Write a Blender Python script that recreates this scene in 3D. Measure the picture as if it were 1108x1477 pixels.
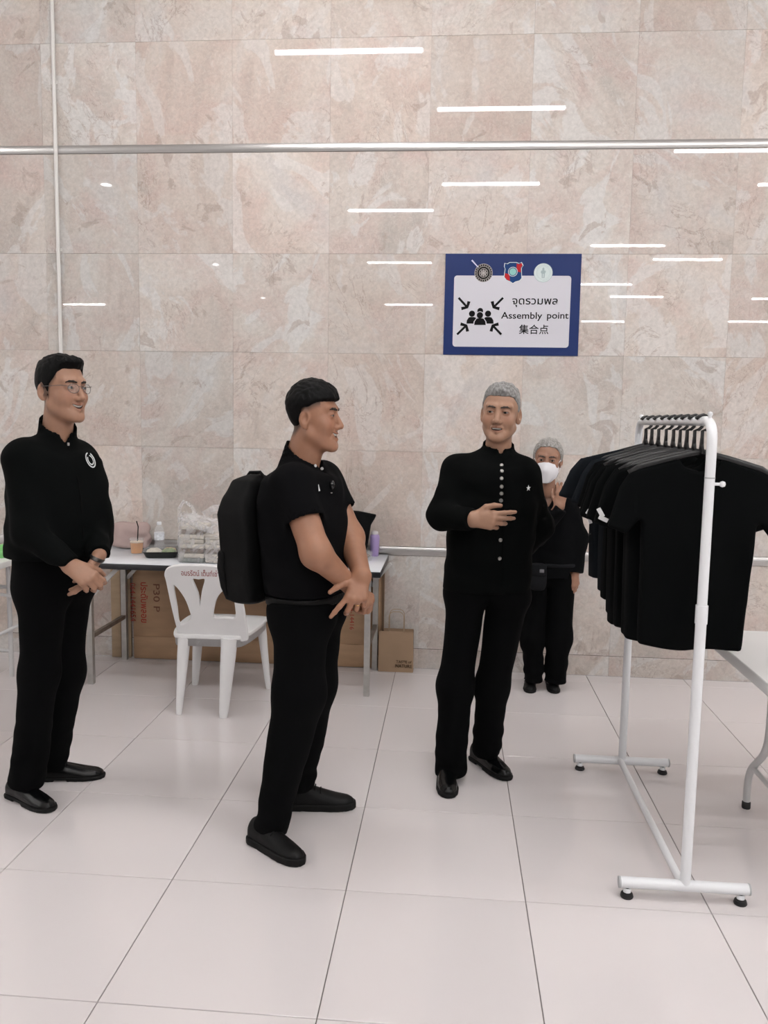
import bpy, bmesh, math, random
import numpy as np
from mathutils import Vector, Matrix

for _o in list(bpy.data.objects):
    bpy.data.objects.remove(_o)
scene = bpy.context.scene
COL = scene.collection
random.seed(7)

# ------------------------------------------------------------------ camera
FPX = 1182.35                                   # focal length in pixels of the 1108 x 1477 frame
CAM = Vector((0.1136, 0.0, 1.575))
AX_R = Vector((0.99647259, 0.08215631, 0.01710891))
AX_U = Vector((-0.0260261, 0.10872735, 0.99373085))
AX_F = Vector((-0.07978105, 0.99067084, -0.11048203))
cam_d = bpy.data.cameras.new('camera')
cam_d.sensor_fit = 'HORIZONTAL'; cam_d.sensor_width = 36.0; cam_d.lens = 36.0 * FPX / 1108.0
cam_o = bpy.data.objects.new('camera', cam_d); COL.objects.link(cam_o)
_m = Matrix.Identity(4)
for _i in range(3):
    _m[_i][0], _m[_i][1], _m[_i][2], _m[_i][3] = AX_R[_i], AX_U[_i], -AX_F[_i], CAM[_i]
cam_o.matrix_world = _m
scene.camera = cam_o

# ------------------------------------------------------------------ world, exposure
world = bpy.data.worlds.new('world'); scene.world = world; world.use_nodes = True
world.node_tree.nodes['Background'].inputs[0].default_value = (0.9, 0.93, 1.0, 1)
world.node_tree.nodes['Background'].inputs[1].default_value = 0.3
scene.view_settings.view_transform = 'Standard'; scene.view_settings.look = 'None'
scene.view_settings.gamma = 1.0; scene.view_settings.use_curve_mapping = False
scene.view_settings.exposure = 0.0
scene.cycles.max_bounces = 7; scene.cycles.diffuse_bounces = 3; scene.cycles.transparent_max_bounces = 16
scene.cycles.sample_clamp_indirect = 6.0
LAMP_POWER = 144.0                               # radiance of the ceiling battens

# ------------------------------------------------------------------ materials
MATS = {}
def mat(name, col, rough=0.5, metal=0.0, spec=0.5, coat=0.0, coat_rough=0.05, noise=0.0, nscale=30.0,
        bump=0.0, bscale=60.0, trans=0.0, alpha=1.0, ior=1.45, sheen=0.0, stretch=None, emit=None, sss=0.0):
    if name in MATS: return MATS[name]
    m = bpy.data.materials.new(name); m.use_nodes = True; MATS[name] = m
    nt = m.node_tree; b = nt.nodes['Principled BSDF']
    b.inputs['Base Color'].default_value = (*col, 1); b.inputs['Roughness'].default_value = rough
    b.inputs['Metallic'].default_value = metal; b.inputs['Specular IOR Level'].default_value = spec
    b.inputs['Coat Weight'].default_value = coat; b.inputs['Coat Roughness'].default_value = coat_rough
    b.inputs['Transmission Weight'].default_value = trans; b.inputs['Alpha'].default_value = alpha
    b.inputs['IOR'].default_value = ior; b.inputs['Sheen Weight'].default_value = sheen
    b.inputs['Subsurface Weight'].default_value = sss
    if emit:
        b.inputs['Emission Color'].default_value = (*emit[:3], 1); b.inputs['Emission Strength'].default_value = emit[3]
    if noise or bump:
        tc = nt.nodes.new('ShaderNodeTexCoord'); src = tc.outputs['Object']
        if stretch:
            mp = nt.nodes.new('ShaderNodeMapping'); mp.inputs['Scale'].default_value = stretch
            nt.links.new(src, mp.inputs[0]); src = mp.outputs[0]
    if noise:
        n = nt.nodes.new('ShaderNodeTexNoise'); n.inputs['Scale'].default_value = nscale; n.inputs['Detail'].default_value = 5
        nt.links.new(src, n.inputs['Vector'])
        r = nt.nodes.new('ShaderNodeMapRange'); r.inputs[1].default_value = 0.3; r.inputs[2].default_value = 0.7
        r.inputs[3].default_value = 1 - noise; r.inputs[4].default_value = 1 + noise
        nt.links.new(n.outputs[0], r.inputs[0])
        mx = nt.nodes.new('ShaderNodeVectorMath'); mx.operation = 'SCALE'; mx.inputs[0].default_value = col
        nt.links.new(r.outputs[0], mx.inputs['Scale']); nt.links.new(mx.outputs[0], b.inputs['Base Color'])
    if bump:
        n2 = nt.nodes.new('ShaderNodeTexNoise'); n2.inputs['Scale'].default_value = bscale; n2.inputs['Detail'].default_value = 4
        nt.links.new(src, n2.inputs['Vector'])
        bp = nt.nodes.new('ShaderNodeBump'); bp.inputs['Strength'].default_value = bump; bp.inputs['Distance'].default_value = 0.004
        nt.links.new(n2.outputs[0], bp.inputs['Height']); nt.links.new(bp.outputs[0], b.inputs['Normal'])
    return m

def marble_material():
    m = bpy.data.materials.new('pink_grey_marble'); m.use_nodes = True
    nt = m.node_tree; N = nt.nodes; L = nt.links; b = N['Principled BSDF']
    tc = N.new('ShaderNodeTexCoord'); oi = N.new('ShaderNodeObjectInfo')
    def mathn(op, a, bb=None, clamp=False):
        n = N.new('ShaderNodeMath'); n.operation = op; n.use_clamp = clamp
        for i, v in enumerate((a, bb)):
            if v is None: continue
            if isinstance(v, (int, float)): n.inputs[i].default_value = v
            else: L.new(v, n.inputs[i])
        return n.outputs[0]
    off = N.new('ShaderNodeCombineXYZ')
    L.new(mathn('MULTIPLY', oi.outputs['Random'], 57.0), off.inputs[0])
    L.new(mathn('MULTIPLY', oi.outputs['Random'], 23.0), off.inputs[1])
    L.new(mathn('MULTIPLY', oi.outputs['Random'], 91.0), off.inputs[2])
    add = N.new('ShaderNodeVectorMath'); L.new(tc.outputs['Object'], add.inputs[0]); L.new(off.outputs[0], add.inputs[1])
    # the grain of every slab runs its own way
    rt = N.new('ShaderNodeVectorRotate'); rt.rotation_type = 'Y_AXIS'
    L.new(add.outputs[0], rt.inputs['Vector']); L.new(mathn('MULTIPLY', mathn('SUBTRACT', oi.outputs['Random'], 0.5), 1.5), rt.inputs['Angle'])
    st = N.new('ShaderNodeMapping'); st.inputs['Scale'].default_value = (1.0, 1.0, 0.55); L.new(rt.outputs[0], st.inputs[0])
    def noise(vec, scale, detail, rough, dist):
        n = N.new('ShaderNodeTexNoise'); n.inputs['Scale'].default_value = scale; n.inputs['Detail'].default_value = detail
        n.inputs['Roughness'].default_value = rough; n.inputs['Distortion'].default_value = dist
        L.new(vec, n.inputs['Vector']); return n.outputs[0]
    def ramp(fac, stops):
        r = N.new('ShaderNodeValToRGB'); e = r.color_ramp.elements
        while len(e) < len(stops): e.new(0.5)
        for k, (p, c) in enumerate(stops): e[k].position = p; e[k].color = (*c, 1)
        L.new(fac, r.inputs[0]); return r.outputs[0]
    def mix(fac, a, c, mode='MIX'):
        n = N.new('ShaderNodeMix'); n.data_type = 'RGBA'; n.blend_type = mode
        if isinstance(fac, (int, float)): n.inputs[0].default_value = fac
        else: L.new(fac, n.inputs[0])
        for i, v in ((6, a), (7, c)):
            if isinstance(v, tuple): n.inputs[i].default_value = (*v, 1)
            else: L.new(v, n.inputs[i])
        return n.outputs[2]
    def step(fac, a, b_):
        return ramp(fac, [(a, (0, 0, 0)), (b_, (1, 1, 1))])
    w2 = N.new('ShaderNodeVectorMath'); w2.inputs[1].default_value = (7.3, 2.1, 4.7); L.new(st.outputs[0], w2.inputs[0])
    w3 = N.new('ShaderNodeVectorMath'); w3.inputs[1].default_value = (-3.1, 8.2, 1.9); L.new(rt.outputs[0], w3.inputs[0])
    big = noise(st.outputs[0], 2.4, 5, 0.55, 0.9)
    base = ramp(big, [(0.28, (0.50, 0.455, 0.415)), (0.42, (0.585, 0.515, 0.465)), (0.52, (0.635, 0.575, 0.525)),
                      (0.62, (0.63, 0.59, 0.555)), (0.76, (0.56, 0.54, 0.53))])
    pink = step(noise(w3.outputs[0], 3.1, 5, 0.6, 0.7), 0.48, 0.70)
    c0 = mix(mathn('MULTIPLY', pink, 0.60), base, (0.585, 0.445, 0.405))
    # sharp-edged pale clasts and darker taupe ones
    cl = step(noise(w2.outputs[0], 3.4, 6, 0.52, 1.5), 0.555, 0.580)
    c0b = mix(mathn('MULTIPLY', cl, 0.62), c0, (0.675, 0.655, 0.635))
    tp = step(noise(w3.outputs[0], 4.3, 6, 0.55, 1.3), 0.625, 0.655)
    c1 = mix(mathn('MULTIPLY', tp, 0.60), c0b, (0.435, 0.355, 0.310))
    # thin dark veins along the iso lines of a distorted field, broken up by a second field
    vf = noise(st.outputs[0], 4.2, 9, 0.62, 1.7)
    vv = mathn('ABSOLUTE', mathn('SUBTRACT', vf, 0.5))
    vein = mathn('SUBTRACT', 1.0, mathn('DIVIDE', vv, 0.014), True)
    brk = step(noise(add.outputs[0], 2.1, 3, 0.5, 0.0), 0.46, 0.62)
    c2 = mix(mathn('MULTIPLY', mathn('MULTIPLY', vein, brk), 0.50), c1, (0.30, 0.215, 0.175))
    vf3 = noise(w2.outputs[0], 8.0, 8, 0.66, 1.2)
    vein3 = mathn('SUBTRACT', 1.0, mathn('DIVIDE', mathn('ABSOLUTE', mathn('SUBTRACT', vf3, 0.53)), 0.012), True)
    c2b = mix(mathn('MULTIPLY', mathn('MULTIPLY', vein3, pink), 0.45), c2, (0.36, 0.235, 0.195))
    vf2 = noise(rt.outputs[0], 7.5, 7, 0.6, 2.2)
    vv2 = mathn('ABSOLUTE', mathn('SUBTRACT', vf2, 0.47))
    vein2 = mathn('SUBTRACT', 1.0, mathn('DIVIDE', vv2, 0.016), True)
    c3 = mix(mathn('MULTIPLY', vein2, 0.38), c2b, (0.72, 0.69, 0.66))
    fine = noise(add.outputs[0], 42.0, 5, 0.65, 0.6)
    fr = N.new('ShaderNodeMapRange'); fr.inputs[1].default_value = 0.3; fr.inputs[2].default_value = 0.7
    fr.inputs[3].default_value = 0.88; fr.inputs[4].default_value = 1.10; L.new(fine, fr.inputs[0])
    sc = N.new('ShaderNodeVectorMath'); sc.operation = 'SCALE'; L.new(c3, sc.inputs[0]); L.new(fr.outputs[0], sc.inputs['Scale'])
    tone = N.new('ShaderNodeMapRange'); tone.inputs[3].default_value = 0.89; tone.inputs[4].default_value = 1.05
    L.new(mathn('FRACT', mathn('MULTIPLY', oi.outputs['Random'], 17.3)), tone.inputs[0])
    sc2 = N.new('ShaderNodeVectorMath'); sc2.operation = 'SCALE'; L.new(sc.outputs[0], sc2.inputs[0]); L.new(tone.outputs[0], sc2.inputs['Scale'])
    hue = mix(mathn('FRACT', mathn('MULTIPLY', oi.outputs['Random'], 41.7)), (1.030, 0.990, 0.970), (0.975, 1.0, 1.012))
    hm = N.new('ShaderNodeVectorMath'); hm.operation = 'MULTIPLY'; L.new(sc2.outputs[0], hm.inputs[0]); L.new(hue, hm.inputs[1])
    L.new(hm.outputs[0], b.inputs['Base Color'])
    b.inputs['Roughness'].default_value = 0.016; b.inputs['Specular IOR Level'].default_value = 0.42
    return m

def floor_material():
    m = bpy.data.materials.new('polished_floor_tile'); m.use_nodes = True
    nt = m.node_tree; N = nt.nodes; L = nt.links; b = N['Principled BSDF']
    oi = N.new('ShaderNodeObjectInfo'); r = N.new('ShaderNodeMapRange')
    r.inputs[3].default_value = 0.975; r.inputs[4].default_value = 1.02; L.new(oi.outputs['Random'], r.inputs[0])
    s = N.new('ShaderNodeVectorMath'); s.operation = 'SCALE'; s.inputs[0].default_value = (0.735, 0.688, 0.688)
    L.new(r.outputs[0], s.inputs['Scale']); L.new(s.outputs[0], b.inputs['Base Color'])
    b.inputs['Roughness'].default_value = 0.075; b.inputs['Specular IOR Level'].default_value = 0.5
    return m

# ------------------------------------------------------------------ object helpers (meshes are written in world space)
def at(u, v, y):
    """world point seen at pixel (u, v), standing at depth y"""
    d = AX_F + AX_R * ((u - 554.0) / FPX) - AX_U * ((v - 738.5) / FPX)
    return CAM + d * (y / d.y)
def tag(o, label=None, cat=None, group=None, kind=None):
    if label: o['label'] = label
    if cat: o['category'] = cat
    if group: o['group'] = group
    if kind: o['kind'] = kind
    return o
WORLD = {}
def thing(name, loc, label, cat, group=None):
    o = bpy.data.objects.new(name, None); COL.objects.link(o); o.location = loc; o.empty_display_size = 0.1
    WORLD[o.name] = Vector(loc)
    return tag(o, label, cat, group)
def link(name, me, material, parent=None, loc=None):
    """one mesh object; vertices are in world space, shifted to a sensible origin"""
    if material is not None:
        me.materials.clear(); me.materials.append(material)
    o = bpy.data.objects.new(name, me); COL.objects.link(o)
    n = len(me.vertices); co = np.empty(n * 3, np.float32); me.vertices.foreach_get('co', co); co = co.reshape(-1, 3)
    lo, hi = co.min(0), co.max(0)
    org = np.array([(lo[0] + hi[0]) / 2, (lo[1] + hi[1]) / 2, lo[2]], np.float32)
    me.vertices.foreach_set('co', (co - org).ravel()); me.update()
    w = Vector([float(a) for a in org]); WORLD[o.name] = w
    if parent is not None:
        o.parent = parent; o.location = w - WORLD[parent.name]
    else:
        o.location = w
    return o
def bm_mesh(bm, smooth=False):
    bmesh.ops.recalc_face_normals(bm, faces=bm.faces[:])
    me = bpy.data.meshes.new('m'); bm.to_mesh(me); bm.free()
    if smooth: me.polygons.foreach_set('use_smooth', [True] * len(me.polygons))
    return me
def smooth_angle(o, ang=40):
    me = o.data; me.polygons.foreach_set('use_smooth', [True] * len(me.polygons))
    me.set_sharp_from_angle(angle=math.radians(ang)); return o
def add_box(bm, lo, hi, M=None, bevel=0.0, seg=2):
    lo, hi = Vector(lo), Vector(hi); c = (lo + hi) / 2; s = hi - lo
    r = bmesh.ops.create_cube(bm, size=1.0, matrix=Matrix.Translation(c) @ Matrix.Diagonal((s.x, s.y, s.z, 1)))
    vs = r['verts']
    if bevel:
        es = list({e for v in vs for e in v.link_edges})
        rr = bmesh.ops.bevel(bm, geom=es, offset=bevel, segments=seg, profile=0.5, affect='EDGES', clamp_overlap=True)
        vs = list({v for f in rr['faces'] for v in f.verts} | {v for v in vs if v.is_valid})
        vs = list({v for v0 in vs for f in v0.link_faces for v in f.verts})
    if M is not None: bmesh.ops.transform(bm, matrix=M, verts=vs)
    return vs
def box(name, lo, hi, material, parent=None, M=None, bevel=0.0, seg=2):
    bm = bmesh.new(); add_box(bm, lo, hi, M, bevel, seg)
    o = link(name, bm_mesh(bm), material, parent)
    if bevel: smooth_angle(o, 50)
    return o
def frames(pts, closed=False):
    """parallel-transport frames along a polyline"""
    P = [Vector(p) for p in pts]; n = len(P); T = []
    for i in range(n):
        a = P[i - 1] if (i > 0 or closed) else P[i]; b = P[(i + 1) % n] if (i < n - 1 or closed) else P[i]
        T.append((b - a).normalized())
    up = Vector((0, 0, 1)) if abs(T[0].z) < 0.9 else Vector((1, 0, 0))
    u = (up - T[0] * up.dot(T[0])).normalized(); out = []
    for i in range(n):
        u = (u - T[i] * u.dot(T[i])).normalized(); out.append((P[i], T[i], u, T[i].cross(u)))
    return out
def add_tube(bm, pts, r, seg=10, closed=False, square=False, caps=True):
    rs = r if isinstance(r, (list, tuple)) else [r] * len(pts)
    rings = []
    for (p, t, u, w), rad in zip(frames(pts, closed), rs):
        ra, rb = rad if isinstance(rad, tuple) else (rad, rad)
        if square: offs = [(1, 1), (-1, 1), (-1, -1), (1, -1)]
        else: offs = [(math.cos(2 * math.pi * k / seg), math.sin(2 * math.pi * k / seg)) for k in range(seg)]
        rings.append([bm.verts.new(p + u * (a * ra) + w * (b * rb)) for a, b in offs])
    m = len(rings[0]); last = len(rings) if closed else len(rings) - 1
    for i in range(last):
        A, B = rings[i], rings[(i + 1) % len(rings)]
        for k in range(m): bm.faces.new((A[k], A[(k + 1) % m], B[(k + 1) % m], B[k]))
    if caps and not closed:
        bm.faces.new(rings[0][::-1]); bm.faces.new(rings[-1])
def tube(name, pts, r, material, parent=None, seg=10, closed=False, square=False):
    bm = bmesh.new(); add_tube(bm, pts, r, seg, closed, square)
    o = link(name, bm_mesh(bm), material, parent); return smooth_angle(o, 45)
def bend(p0, p1, p2, rad, n=6):
    """points of a rounded corner p0-p1-p2"""
    p0, p1, p2 = Vector(p0), Vector(p1), Vector(p2)
    a = p1 + (p0 - p1).normalized() * rad; b = p1 + (p2 - p1).normalized() * rad
    return [a * (1 - t) ** 2 + p1 * (2 * t * (1 - t)) + b * t * t for t in [k / n for k in range(n + 1)]]
def lathe(name, prof, material, parent=None, loc=(0, 0, 0), seg=28, M=None):
    bm = bmesh.new(); rings = []
    for r, z in prof:
        rings.append([bm.verts.new((r * math.cos(2 * math.pi * k / seg), r * math.sin(2 * math.pi * k / seg), z)) for k in range(seg)])
    for A, B in zip(rings, rings[1:]):
        for k in range(seg): bm.faces.new((A[k], A[(k + 1) % seg], B[(k + 1) % seg], B[k]))
    bm.faces.new(rings[0][::-1]); bm.faces.new(rings[-1])
    bmesh.ops.remove_doubles(bm, verts=bm.verts[:], dist=1e-5)
    T = Matrix.Translation(loc) @ (M if M is not None else Matrix.Identity(4))
    bmesh.ops.transform(bm, matrix=T, verts=bm.verts[:])
    return smooth_angle(link(name, bm_mesh(bm), material, parent), 45)
def plate_mesh(loops, thick, M, bevel=0.0, res=1):
    """flat plate with holes: 2-D loops filled and extruded, placed by M (x, y in the plane, z its normal)"""
    cu = bpy.data.curves.new('plate', 'CURVE'); cu.dimensions = '2D'; cu.fill_mode = 'BOTH'
    cu.extrude = thick / 2; cu.bevel_depth = bevel; cu.bevel_resolution = res
    for lp in loops:
        s = cu.splines.new('POLY'); s.points.add(len(lp) - 1); s.use_cyclic_u = True
        for q, (x, y) in zip(s.points, lp): q.co = (x, y, 0, 1)
    ob = bpy.data.objects.new('tmp', cu); COL.objects.link(ob)
    me = bpy.data.meshes.new_from_object(ob.evaluated_get(bpy.context.evaluated_depsgraph_get()))
    bpy.data.objects.remove(ob); bpy.data.curves.remove(cu)
    me.transform(M); return me
def plate(name, loops, thick, M, material, parent=None, bevel=0.0, res=1):
    o = link(name, plate_mesh(loops, thick, M, bevel, res), material, parent)
    return smooth_angle(o, 50) if bevel else o
def text(name, body, M, height, material, parent=None, align='CENTER', extrude=0.0006, width=None, bold=0.0):
    cu = bpy.data.curves.new('t', 'FONT'); cu.body = body; cu.align_x = align; cu.extrude = extrude; cu.resolution_u = 3
    cu.offset = bold
    ob = bpy.data.objects.new('tmp', cu); COL.objects.link(ob)
    me = bpy.data.meshes.new_from_object(ob.evaluated_get(bpy.context.evaluated_depsgraph_get()))
    bpy.data.objects.remove(ob); bpy.data.curves.remove(cu)
    co = np.array([v.co[:] for v in me.vertices]); w = co[:, 0].max() - co[:, 0].min()
    sx = (width / w) if width else height
    me.transform(M @ Matrix.Diagonal((sx, height, 1, 1))); return link(name, me, material, parent)
def plane_frame(origin, ex, ey):
    ex, ey = Vector(ex).normalized(), Vector(ey).normalized(); ez = ex.cross(ey)
    M = Matrix.Identity(4)
    for i in range(3): M[i][0], M[i][1], M[i][2], M[i][3] = ex[i], ey[i], ez[i], origin[i]
    return M
def rrect(w, h, r, n=5, cx=0.0, cy=0.0):
    pts = []
    for (sx, sy, a0) in ((1, 1, 0), (-1, 1, 90), (-1, -1, 180), (1, -1, 270)):
        for k in range(n + 1):
            a = math.radians(a0 + 90 * k / n)
            pts.append((cx + sx * (w / 2 - r) + r * math.cos(a), cy + sy * (h / 2 - r) + r * math.sin(a)))
    return pts
def circ(r, n=28, cx=0.0, cy=0.0, a0=0.0):
    return [(cx + r * math.cos(a0 + 2 * math.pi * k / n), cy + r * math.sin(a0 + 2 * math.pi * k / n)) for k in range(n)]
def copy_tree(o, parent=None):
    c = o.copy(); COL.objects.link(c)
    if parent is not None: c.parent = parent
    for ch in list(o.children): copy_tree(ch, c)
    return c

# ================================================================== the setting
WALL_Y = 5.12
marble = marble_material(); floor_tile = floor_material()
grout = mat('grey_grout', (0.30, 0.27, 0.25), 0.8)
wall_grout = mat('pale_wall_grout', (0.56, 0.50, 0.46), 0.6)
plaster = mat('white_plaster', (0.80, 0.79, 0.77), 0.7)
brushed = mat('brushed_aluminium', (0.58, 0.57, 0.56), 0.36, metal=1.0, noise=0.06, nscale=12, stretch=(1, 1, 40))

FX0, FY0 = -0.2017, 1.9887                      # a floor joint crossing
fl = tag(box('floor', (-13, -24, -0.16), (13, WALL_Y + 0.02, -0.010), grout), kind='structure')
def tile_mesh(sx, sy, sz, bev):
    bm = bmesh.new(); add_box(bm, (-sx / 2, -sy / 2, -sz / 2), (sx / 2, sy / 2, sz / 2), bevel=bev, seg=1)
    return bm_mesh(bm)
ft = tile_mesh(0.597, 0.597, 0.012, 0.0012); ft.materials.append(floor_tile)
ft_cut = tile_mesh(0.597, 0.1285, 0.012, 0.0012); ft_cut.materials.append(floor_tile)
def place_tile(me, loc, parent):
    o = bpy.data.objects.new('tile', me); COL.objects.link(o); o.parent = parent
    o.location = Vector(loc) - WORLD[parent.name]; return o
NX0, NX1 = -7, 8
for i in range(NX0, NX1):
    for j in range(-5, 6):
        x = FX0 + 0.6 * (i + 0.5); y = FY0 + 0.6 * (j + 0.5)
        if j < 5: place_tile(ft, (x, y, -0.006), fl)
        else: place_tile(ft_cut, (x, FY0 + 3.0 + 0.0655, -0.006), fl)
bm = bmesh.new()                                 # the rest of the hall floor, out of view
for i in range(-21, 22):
    for j in range(-43, 6):
        if NX0 <= i < NX1 and -5 <= j < 6: continue
        x = FX0 + 0.6 * i; y = FY0 + 0.6 * j
        add_box(bm, (x + 0.0015, y + 0.0015, -0.012), (x + 0.5985, min(y + 0.5985, WALL_Y), 0.0))
tag(link('tile_field', bm_mesh(bm), floor_tile, fl), kind='stuff')

wl = tag(box('wall_back', (-13, WALL_Y + 0.014, 0.0), (13, WALL_Y + 0.25, 4.6), wall_grout), kind='structure')
WX0 = -1.8644
wt = tile_mesh(0.5994, 0.018, 0.5988, 0.0005); wt.materials.append(marble)
wp = tile_mesh(0.5994, 0.018, 0.1290, 0.0005); wp.materials.append(marble)
wtop = tile_mesh(0.5994, 0.018, 0.160, 0.0005); wtop.materials.append(marble)
ROWS = [0.1305, 0.787, 1.387, 1.987, 2.587, 3.237, 3.837]
for i in range(-4, 10):
    x = WX0 + 0.6 * (i - 0.5)
    place_tile(wp, (x, WALL_Y + 0.009, 0.0650), wl)
    for z in ROWS: place_tile(wt, (x, WALL_Y + 0.009, z + 0.30), wl)
    place_tile(wtop, (x, WALL_Y + 0.009, 4.437 + 0.0805), wl)
bm = bmesh.new()                                 # the tiles of the same wall beyond the frame
for i in list(range(-18, -4)) + list(range(10, 25)):
    x = WX0 + 0.6 * (i - 0.5)
    for z in ROWS: add_box(bm, (x - 0.2994, WALL_Y, z + 0.0006), (x + 0.2994, WALL_Y + 0.018, z + 0.5994))
tag(link('tile_field', bm_mesh(bm), marble, wl), kind='stuff')
tag(box('trim_1', (-12.9, WALL_Y - 0.006, 3.1885), (12.9, WALL_Y + 0.016, 3.2360), brushed, bevel=0.001, seg=1), kind='structure')
tag(box('trim_2', (-12.9, WALL_Y - 0.006, 0.7320), (12.9, WALL_Y + 0.016, 0.7855), brushed, bevel=0.001, seg=1), kind='structure')
tag(box('trim_3', (-12.9, WALL_Y - 0.0006, 0.1292), (12.9, WALL_Y + 0.016, 0.1316), mat('dark_plinth_joint', (0.05, 0.04, 0.035), 0.8)), kind='structure')
tag(box('ceiling', (-13, -24, 4.60), (13, WALL_Y + 0.25, 4.75), plaster), kind='structure')
tag(box('wall_left', (-13.2, -24, 0), (-13.0, WALL_Y + 0.25, 4.6), plaster), kind='structure')
tag(box('wall_right', (13.0, -24, 0), (13.2, WALL_Y + 0.25, 4.6), plaster), kind='structure')
tag(box('wall_front', (-13.2, -24.2, 0), (13.2, -24.0, 4.6), plaster), kind='structure')

# white conduit running up the marble
pipe_white = mat('painted_white_conduit', (0.74, 0.72, 0.69), 0.35)
cp = thing('conduit_pipe', (-2.377, WALL_Y - 0.014, 0.0), 'thin white electrical conduit running up the marble wall at the left', 'pipe')
tube('pipe', [(-2.377, WALL_Y - 0.0125, 0.0), (-2.377, WALL_Y - 0.0125, 4.6)], 0.0118, pipe_white, cp, seg=14)
for z in (0.5, 1.5, 2.6, 3.6):
    box('clip', (-2.396, WALL_Y - 0.006, z), (-2.358, WALL_Y, z + 0.018), pipe_white, cp)

# ceiling battens and round downlights
lamp_white = mat('lamp_housing_white', (0.85, 0.85, 0.85), 0.4)
lamp_on = mat('lit_batten_diffuser', (1, 1, 1), 0.5, emit=(1.0, 0.985, 0.980, LAMP_POWER))
lamp_on2 = mat('lit_downlight_diffuser', (1, 1, 1), 0.5, emit=(1.0, 0.98, 0.95, LAMP_POWER * 0.3))
def batten(x, y, label):
    t = thing('ceiling_light', (x, y, 4.60), label, 'light', 'ceiling battens of the hall')
    box('housing', (x - 0.61, y - 0.045, 4.555), (x + 0.61, y + 0.045, 4.60), lamp_white, t, bevel=0.004, seg=1)
    box('diffuser', (x - 0.60, y - 0.022, 4.533), (x + 0.60, y + 0.022, 4.555), lamp_on, t, bevel=0.005, seg=2)
BATTENS = [(-0.80, 3.28), (0.50, 2.01), (3.05, 0.72), (0.52, -0.48), (4.40, -0.58), (-0.83, -1.76), (2.95, -4.10), (4.25, -5.27), (-0.95, -5.60),
           (3.24, -7.96), (4.33, -9.68), (7.60, -9.90), (-1.06, -11.2), (-9.84, -11.5), (8.45, -14.2), (4.39, -14.4),
           (-5.6, 3.3), (-5.6, 1.9), (5.2, 3.3), (5.2, 2.0), (-8.2, 3.3), (-8.2, 1.6), (-8.4, -0.2), (7.4, 3.3), (7.4, 1.9), (7.4, 0.4),  # unseen battens from here on, added at the sides for more even light
           (-9.6, -2.0), (-10.6, -3.6), (8.2, -1.4), (8.8, -3.0), (-11.4, -5.4), (9.8, -5.2), (10.2, 1.2), (-11.0, 1.0), (10.6, -1.4), (11.2, -7.4)]
BAT_LAB = {0: 'ceiling batten mirrored topmost on the marble, high above the metal strip', 1: 'ceiling batten mirrored just above the metal strip, right of the topmost one',
           2: 'ceiling batten mirrored just below the metal strip at the right edge', 3: 'ceiling batten mirrored above the blue sign, below the metal strip',
           4: 'ceiling batten mirrored at the right edge, second below the metal strip', 5: 'ceiling batten mirrored up and to the left of the blue sign',
           6: 'ceiling batten mirrored right of the blue sign, level with its top edge', 7: 'ceiling batten mirrored far right of the blue sign, a little below its top edge',
           8: 'ceiling batten mirrored left of the blue sign, level with its top edge', 9: 'ceiling batten mirrored touching the right edge of the sign at emblem height',
           10: 'ceiling batten mirrored right of the sign at the height of its arrows', 12: 'ceiling batten mirrored left of the sign at mid height',
           13: 'ceiling batten mirrored beside the conduit above the man in glasses'}
for k, (x, y) in enumerate(BATTENS):
    batten(x, y, BAT_LAB.get(k, 'white ceiling batten lamp out of view, in a set mostly added for even light'))
def downlight(x, y):
    t = thing('downlight', (x, y, 4.60), 'small round recessed ceiling downlight of the hall', 'light', 'round downlights of the hall')
    lathe('rim', [(0.075, 0), (0.085, -0.008), (0.085, -0.014), (0.066, -0.014)], lamp_white, t, (x, y, 4.60))
    lathe('diffuser', [(0.064, -0.010), (0.064, -0.019), (0.02, -0.022)], lamp_on2, t, (x, y, 4.60))
for x, y in ((-4.48, -0.56), (-4.62, -6.05), (-4.68, -10.44)): downlight(x, y)

# ================================================================== assembly point sign
sign_blue = mat('sign_navy', (0.010, 0.026, 0.118), 0.35, spec=0.25)
sign_white = mat('sign_pale_panel', (0.62, 0.61, 0.66), 0.35, spec=0.3)
ink = mat('black_print', (0.0015, 0.0015, 0.002), 0.5, spec=0.15)
sg = thing('assembly_sign', (0.455, WALL_Y - 0.004, 1.985), 'navy blue assembly point sign with white panel on the marble wall', 'sign')
SO = Vector((0.0485, WALL_Y, 1.985))             # lower left corner; x to the right, y up, z towards the hall
SF = plane_frame(SO, (1, 0, 0), (0, 0, 1))
def sf(z): return SF @ Matrix.Translation((0, 0, z))
plate('board', [[(0, 0), (0.814, 0), (0.812, 0.602), (0.001, 0.602)]], 0.005, sf(0.0026), sign_blue, sg)
plate('panel', [rrect(0.700, 0.424, 0.018, 5, 0.406, 0.261)], 0.0008, sf(0.0056), sign_white, sg)
def spx(u, v):                                   # point of the photo's sign crop (1108 x 831, 240 x 180 px) in sign metres
    p = at(620 + u * 240 / 1108.0, 350 + v * 180 / 831.0, WALL_Y); return (p.x - SO.x, p.z - SO.z)
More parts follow.
